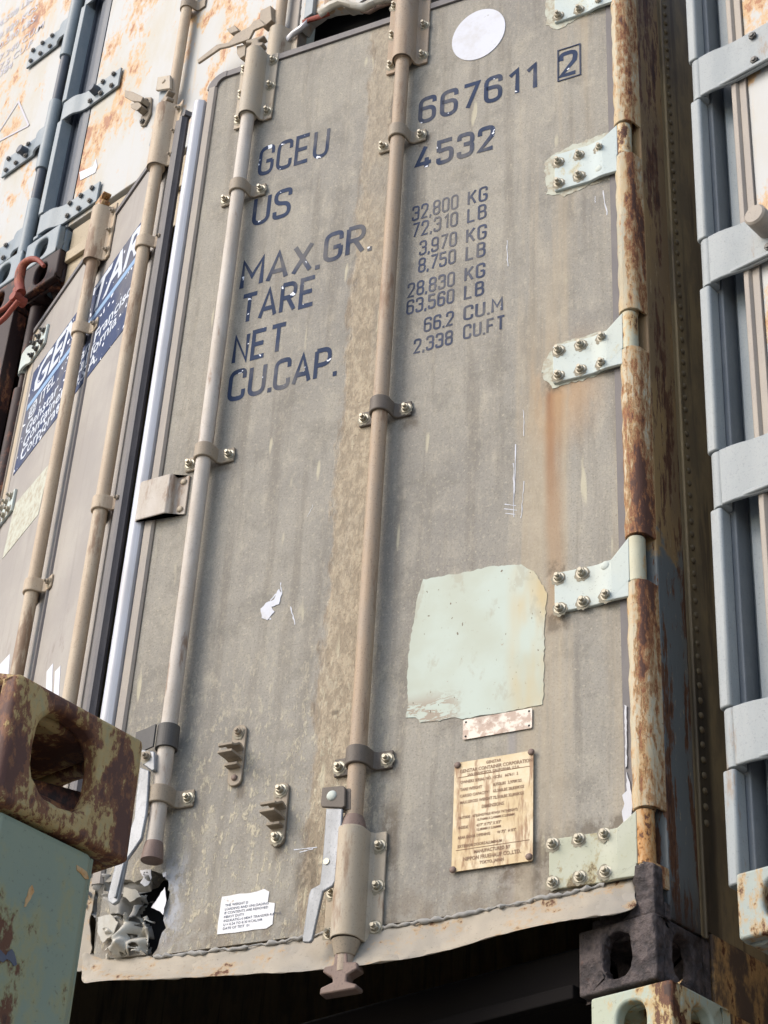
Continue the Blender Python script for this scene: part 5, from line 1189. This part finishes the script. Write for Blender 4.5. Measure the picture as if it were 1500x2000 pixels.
# ================================================================== neighbour on the right with blue-grey hinges
EAST = thing('shipping_container', (1.4, 0, 2.84), 'white container at the right edge with blue-grey strap hinges', 'container')
def east():
    M = M_E; zl = lambda px, py, y=-0.01: EP(px, py, y)[1]
    zt = 2.88
    d = None
    g = G(); g.box(0.110, 1.14, 0.010, 0.06, 0.13, zt - .12); d = fin(g, 'door', 'white', EAST, M, 0, 0.003, 'white door panel with cream edge')
    g = G(); g.column([(0.018, 0.060), (0.030, 0.046), (0.046, 0.050), (0.060, 0.046), (0.066, 0.030), (0.072, 0.050), (0.072, 0.09), (0.018, 0.09)], 0.13, zt - .12); fin(g, 'door_channel', 'slate', d, M, 40)
    g = G(); g.column([(0.0725, 0.05), (0.0725, 0.006), (0.078, -0.002), (0.088, -0.002), (0.093, 0.006), (0.093, 0.05)], 0.13, zt - .12); g.box(0.0935, 0.1095, 0.004, 0.05, 0.13, zt - .12); fin(g, 'gasket', 'tan_gasket', d, M, 30, 0.001)
    g = G(); g.box(-0.019, 0.0175, 0.0145, 0.16, 0.121, zt - .121); p = fin(g, 'corner_post', 'slate_mid', EAST, M, 0, 0.003, 'blue-grey corner post with long hinge lugs')
    hs = [((1352, 100), (1378, 175)), ((1368, 455), (1395, 545)), ((1392, 878), (1420, 985)), ((1423, 1385), (1455, 1500)), ((1340, -190), (1360, -130))]
    Z = []
    for k, ((ax, ay), (bx, by)) in enumerate(hs):
        z1, z0 = zl(1405 + (12 * k if k < 4 else 0), ay - 4), zl(1405 + (12 * k if k < 4 else 0), by - 2)
        if k == 4: z0, z1 = Z[0][0] + .53, Z[0][1] + .53
        elif z1 - z0 > .13: z1 = z0 + .125
        Z.append((z0, z1))
        h = z1 - z0
        g = G(); g.strip([(0.008, -0.014), (0.034, -0.014), (0.050, -0.012), (0.070, -0.008), (0.095, -0.005), (0.33, -0.005)], 0.009, z0, z1)
        g.prism([(0.03, z0 + .002), (0.09, z0 + .002), (0.15, z0 + .0015), (0.33, z0 + .0015), (0.33, z0 + 0.012), (0.03, z0 + 0.012)], -0.016, -0.0095)
        o = fin(g, 'strap_hinge', 'seat_blue', EAST, M, 40, 0.0025)
        g = G(); g.tube([(0, 0, z0), (0, 0, z1)], 0.0170, 26); fin(g, 'hinge_barrel', 'seat_blue', o, M, 50, 0.001)
        for i, xx in enumerate((0.145, 0.195, 0.25)):
            for s in (1, -1): put(STUD, o, M, xx, (z0 + z1) / 2 + s * (h / 2 - .022), -0.0095, 'bolt')
        if k == 1:
            g = G(); x, z = EP(1490, 435, -.03); g.tube([(x, -0.005, z), (x, -0.035, z), (x, -0.060, z), (x, -0.064, z)], [0.024, 0.024, 0.024, 0.020], 26); fin(g, 'pad_stud', 'tan_gasket', o, M, 40)
    Z.sort(); ends = [0.0] + [q for z in Z for q in z]
    seg = [(0.10, Z[0][0] - .004)] + [(Z[i][1] + .004, Z[i + 1][0] - .004) for i in range(4)]
    for i, (a, b) in enumerate(seg):
        g = G(); g.column([(-0.019, 0.014), (-0.0205, -0.010), (-0.017, -0.0175), (0.002, -0.0190), (0.0065, -0.015), (0.0070, 0.014)], a, b)
        fin(g, 'hinge_lug', 'seat_blue', p, M, 40, 0.003)
    g = G(); g.box(-0.024, 0.12, 0.02, 0.15, 0.115, 0.135); fin(g, 'door_sill', 'seat_blue', EAST, M, 0, 0.003)
    casting(EAST, M, 0.002, 0.160, -0.026, 0.146, 0.0, 0.114, 'casting_blue', rx=.030, rz=.036, label='pale rusting lower corner casting')
    shell(EAST, M, 0.0, 2.3, 0.165, 0.0, zt, 12.0, 'blue_body')
    g = G(); g.box(0.145, 2.3, 0.05, 0.15, 0.004, 0.11); fin(g, 'bottom_rail', 'dark_sill', EAST, M, 0, 0.003)
    g = G(); g.box(1.16, 2.2, 0.010, 0.06, 0.13, zt - .12); fin(g, 'door', 'white', EAST, M, 0, 0.003)
east()

# ================================================================== container under the main one: pale corner, open end with its shade painted black
UNDER = thing('shipping_container', (-1.15, 0, 0), 'open-ended container under the taupe one, painted shade-black inside, with a pale mint corner', 'container')
ZU = ZB - 0.007
xu0, xu1 = -0.104, 0.060
casting(UNDER, M_ID, xu0, xu1, -0.026, 0.150, ZU - 0.118, ZU, 'mint_pale', rx=.030, rz=.038, bevel=0.007, label='pale mint upper corner casting with rust')
g = G(); g.box(xu0 + .01, xu1 - .004, -0.015, 0.14, 0.12, ZU - .119); fin(g, 'corner_post', 'mint_pale', UNDER, M_ID, 0, 0.006); g = G(); g.box(W0, W0 + .14, -0.015, 0.14, 0.12, ZU - .119); fin(g, 'corner_post', 'mint_pale', UNDER, M_ID, 0, 0.006)
for xx in (W0, ):
    casting(UNDER, M_ID, xx, xx + .17, -0.026, 0.150, ZU - .118, ZU, 'mint_pale')
for xx in (W0, xu0): casting(UNDER, M_ID, xx, xx + .17, -0.026, 0.150, 0.001, .119, 'mint_pale')
shell(UNDER, M_ID, W0, xu1 - .002, 0.155, 0.004, ZU, 12.0, 'brown_body')
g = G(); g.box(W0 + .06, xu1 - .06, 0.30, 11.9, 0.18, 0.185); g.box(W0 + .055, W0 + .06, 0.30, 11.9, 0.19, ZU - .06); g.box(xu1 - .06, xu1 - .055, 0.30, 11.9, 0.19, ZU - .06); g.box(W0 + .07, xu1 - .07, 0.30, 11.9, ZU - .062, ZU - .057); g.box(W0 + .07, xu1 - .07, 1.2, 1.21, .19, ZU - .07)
fin(g, 'interior_shade_sheets', 'dark_in', UNDER, M_ID, 0)  # near-black sheets paint the shade inside the open end
# ================================================================== container under the right-hand neighbour, set further back
BE = thing('shipping_container', (1.4, 0.6, 0), 'dark brown container set back under the right-hand neighbour', 'container')
shell(BE, M_ID, 0.17, 2.5, 0.62, 0.004, 2.82, 12.0, 'brown_body')
g = G(); g.box(.30, 2.4, 0.57, 0.615, 0.13, 2.69); fin(g, 'door', 'brown_body', BE, M_ID, 0, .003)
g = G(); g.box(.172, .295, 0.56, 0.61, 0.12, 2.70); fin(g, 'corner_post', 'brown_body', BE, M_ID, 0, .003); g = G(); g.box(2.405, 2.5, 0.56, 0.61, 0.12, 2.70); fin(g, 'corner_post', 'brown_body', BE, M_ID, 0, .003)
for x_, z_ in ((.17, 2.702), (2.33, 2.702), (.17, 0.004), (2.33, .004)): casting(BE, M_ID, x_, x_ + .17, .55, .72, z_, z_ + .117, 'brown_body', t=.02)

# ================================================================== green flat rack end frame in the foreground
FR = thing('flat_rack_frame', (M_G @ Vector((-1.2, 0.09, 0)))[:], 'mint green rusting frame post with a holed corner casting, lower left foreground', 'frame')
def front_frame():
    M = M_G; zt = 2.470; zb = zt - 0.125
    # +x face carries the large oval hole that faces the camera
    g = G(); t = 0.024; dep = 0.160; w = 0.162
    holed_plate(g, Matrix.Translation((0, dep / 2, (zt + zb) / 2)) @ Matrix.Rotation(R(90), 4, 'Z'), dep, 0.125, t, 0.0375, 0.0435, 40, 0.0008, -0.010, 0.003)
    holed_plate(g, Matrix.Translation((-w / 2 - t / 2, 0, (zt + zb) / 2)), w - t, 0.125, t, 0.036, 0.034, 32, 0.0008)
    holed_plate(g, Matrix.Translation((-w / 2 - t / 2, dep, (zt + zb) / 2)) @ Matrix.Rotation(R(180), 4, 'Z'), w - t, 0.125, t, 0.045, 0.044, 32, 0.0008)
    g.box(-w, -t - 0.0005, t + 0.0005, dep - t - 0.0005, zt - .02, zt - .001)
    g.box(-w, -w + .01, t + 0.0005, dep - t - 0.0005, zb + .02, zt - .0205)
    o = fin(g, 'corner_casting', 'mint', FR, M, 40, 0, 'rusted mint casting with an oval hole')
    bm = bmesh.new(); bm.from_mesh(o.data); bmesh.ops.remove_doubles(bm, verts=bm.verts, dist=1e-5); bm.to_mesh(o.data); bm.free()
    q = o.modifiers.new('bevel', 'BEVEL'); q.width = 0.007; q.use_clamp_overlap = False; q.segments = 3; q.limit_method = 'ANGLE'; q.angle_limit = R(60)
    g = G(); g.box(-w, -0.024, 0.0245, dep - .0245, zb - 0.002, zb + .014); g.tube([(-0.13, 0.03, zb + 0.07), (-0.03, 0.17, zb + 0.05)], 0.02, 18); g.tube([(-0.06, 0.03, zb + 0.022), (-0.035, 0.150, zb + 0.03)], [0.03, 0.016], 14); fin(g, 'twist_lock', 'rust_post', o, M, 40, 0.003)
    g = G(); g.box(-0.158, -0.0065, 0.010, 0.124, 0.10, zb - 0.0025); fin(g, 'corner_post', 'mint_post', FR, M, 0, 0.007, 'mint green post streaked with rust')
    g = G(); g.box(-0.157, -0.012, 0.1245, 0.128, 0.10, zb - 0.004); fin(g, 'post_flange', 'mint_post', FR, M, 0, 0.001)
    g = G(); g.box(-2.25, -0.160, 0.04, 0.10, 0.10, zb - .05); fin(g, 'end_wall', 'mint_post', FR, M, 0, 0.005)
    g = G(); g.box(-2.40, -2.255, 0.010, 0.13, 0.10, zb - .003); g.box(-2.40, -2.24, 0.0, 0.178, zb, zt); fin(g, 'corner_post', 'mint_post', FR, M, 0, 0.006, 'far post of the frame')
    g = G(); g.box(-2.40, 0.0, 0.0, 0.178, 0.0, 0.0985); fin(g, 'base_beam', 'mint_post', FR, M, 0, 0.006)
front_frame()
M_GF = M_G @ Matrix.Rotation(R(90), 4, 'Z')
for P in (((-20, 1846), (2, 1856), (10, 1868), (14, 1860), (22, 1854), (30, 1868), (33, 1884), (26, 1886), (12, 1872), (4, 1880), (-20, 1870)), ((150, 1690), (158, 1694), (168, 1704), (172, 1716), (166, 1718), (158, 1706), (150, 1700)), ((56, 1735), (62, 1728), (66, 1742), (58, 1756), (50, 1772), (46, 1772), (50, 1756))):
    g = G(); g.prism(jag([on(M_GF, a, b, 0.0065) for a, b in P], 0.0006, 0.003, int(P[0][1])), 0.0057, 0.0067); fin(g, 'paint_chip', 'navy_small' if P[0][0] < 0 else 'barrel_rust', FR, M_GF, 0)

# ================================================================== red lashing hook hung in the corner casting
HOOK = thing('lashing_hook', (FP(38, 590, -0.08)[0], -0.08, FP(38, 590, -0.08)[1]), 'red-brown lashing hook hanging by the rusty upper left casting', 'hook')
g = G(); hp = [(86, 520), (74, 508), (60, 507), (46, 517), (39, 535), (38, 555), (41, 572)]
pts = []
for (px, py) in hp: x, z = FP(px, py, -0.08); pts.append((x, -0.08, z))
def smooth_path(P, n=5):
    P = [Vector(p) for p in P]; out = []
    for i in range(len(P) - 1):
        a, b, c_, d_ = P[max(i - 1, 0)], P[i], P[i + 1], P[min(i + 2, len(P) - 1)]
        for k in range(n):
            t = k / n; out.append(0.5 * ((2 * b) + (c_ - a) * t + (2 * a - 5 * b + 4 * c_ - d_) * t * t + (3 * b - a - 3 * c_ + d_) * t ** 3))
    return out + [P[-1]]
sp = smooth_path(pts); N = len(sp)
g.tube(sp, [0.006 + 0.010 * min(1, 1.6 * k / N) for k in range(N)], 18)
fin(g, 'hook_bill', 'hook', HOOK, M_ID, 60)
g = G(); x, z = FP(36, 585, -0.08); g.tube([(x, -0.105, z), (x, -0.055, z)], 0.017, 20); x2, z2 = FP(34, 566, -.08); g.tube([(x2, -.08, z2), (x, -.08, z)], .015, 16); fin(g, 'hook_eye', 'hook', HOOK, M_ID, 50, .002)
g = G(); q = [(36, 588), (22, 605), (8, 622), (-15, 640)]; g.tube(smooth_path([(FP(*k, -0.09)[0], -0.09, FP(*k, -0.09)[1]) for k in q]), 0.0085, 14); q = [(30, 580), (12, 600), (-10, 612)]; g.tube(smooth_path([(FP(*k, -0.06)[0], -0.06, FP(*k, -0.06)[1]) for k in q]), 0.008, 14)
fin(g, 'hook_shackle', 'hook', HOOK, M_ID, 60)
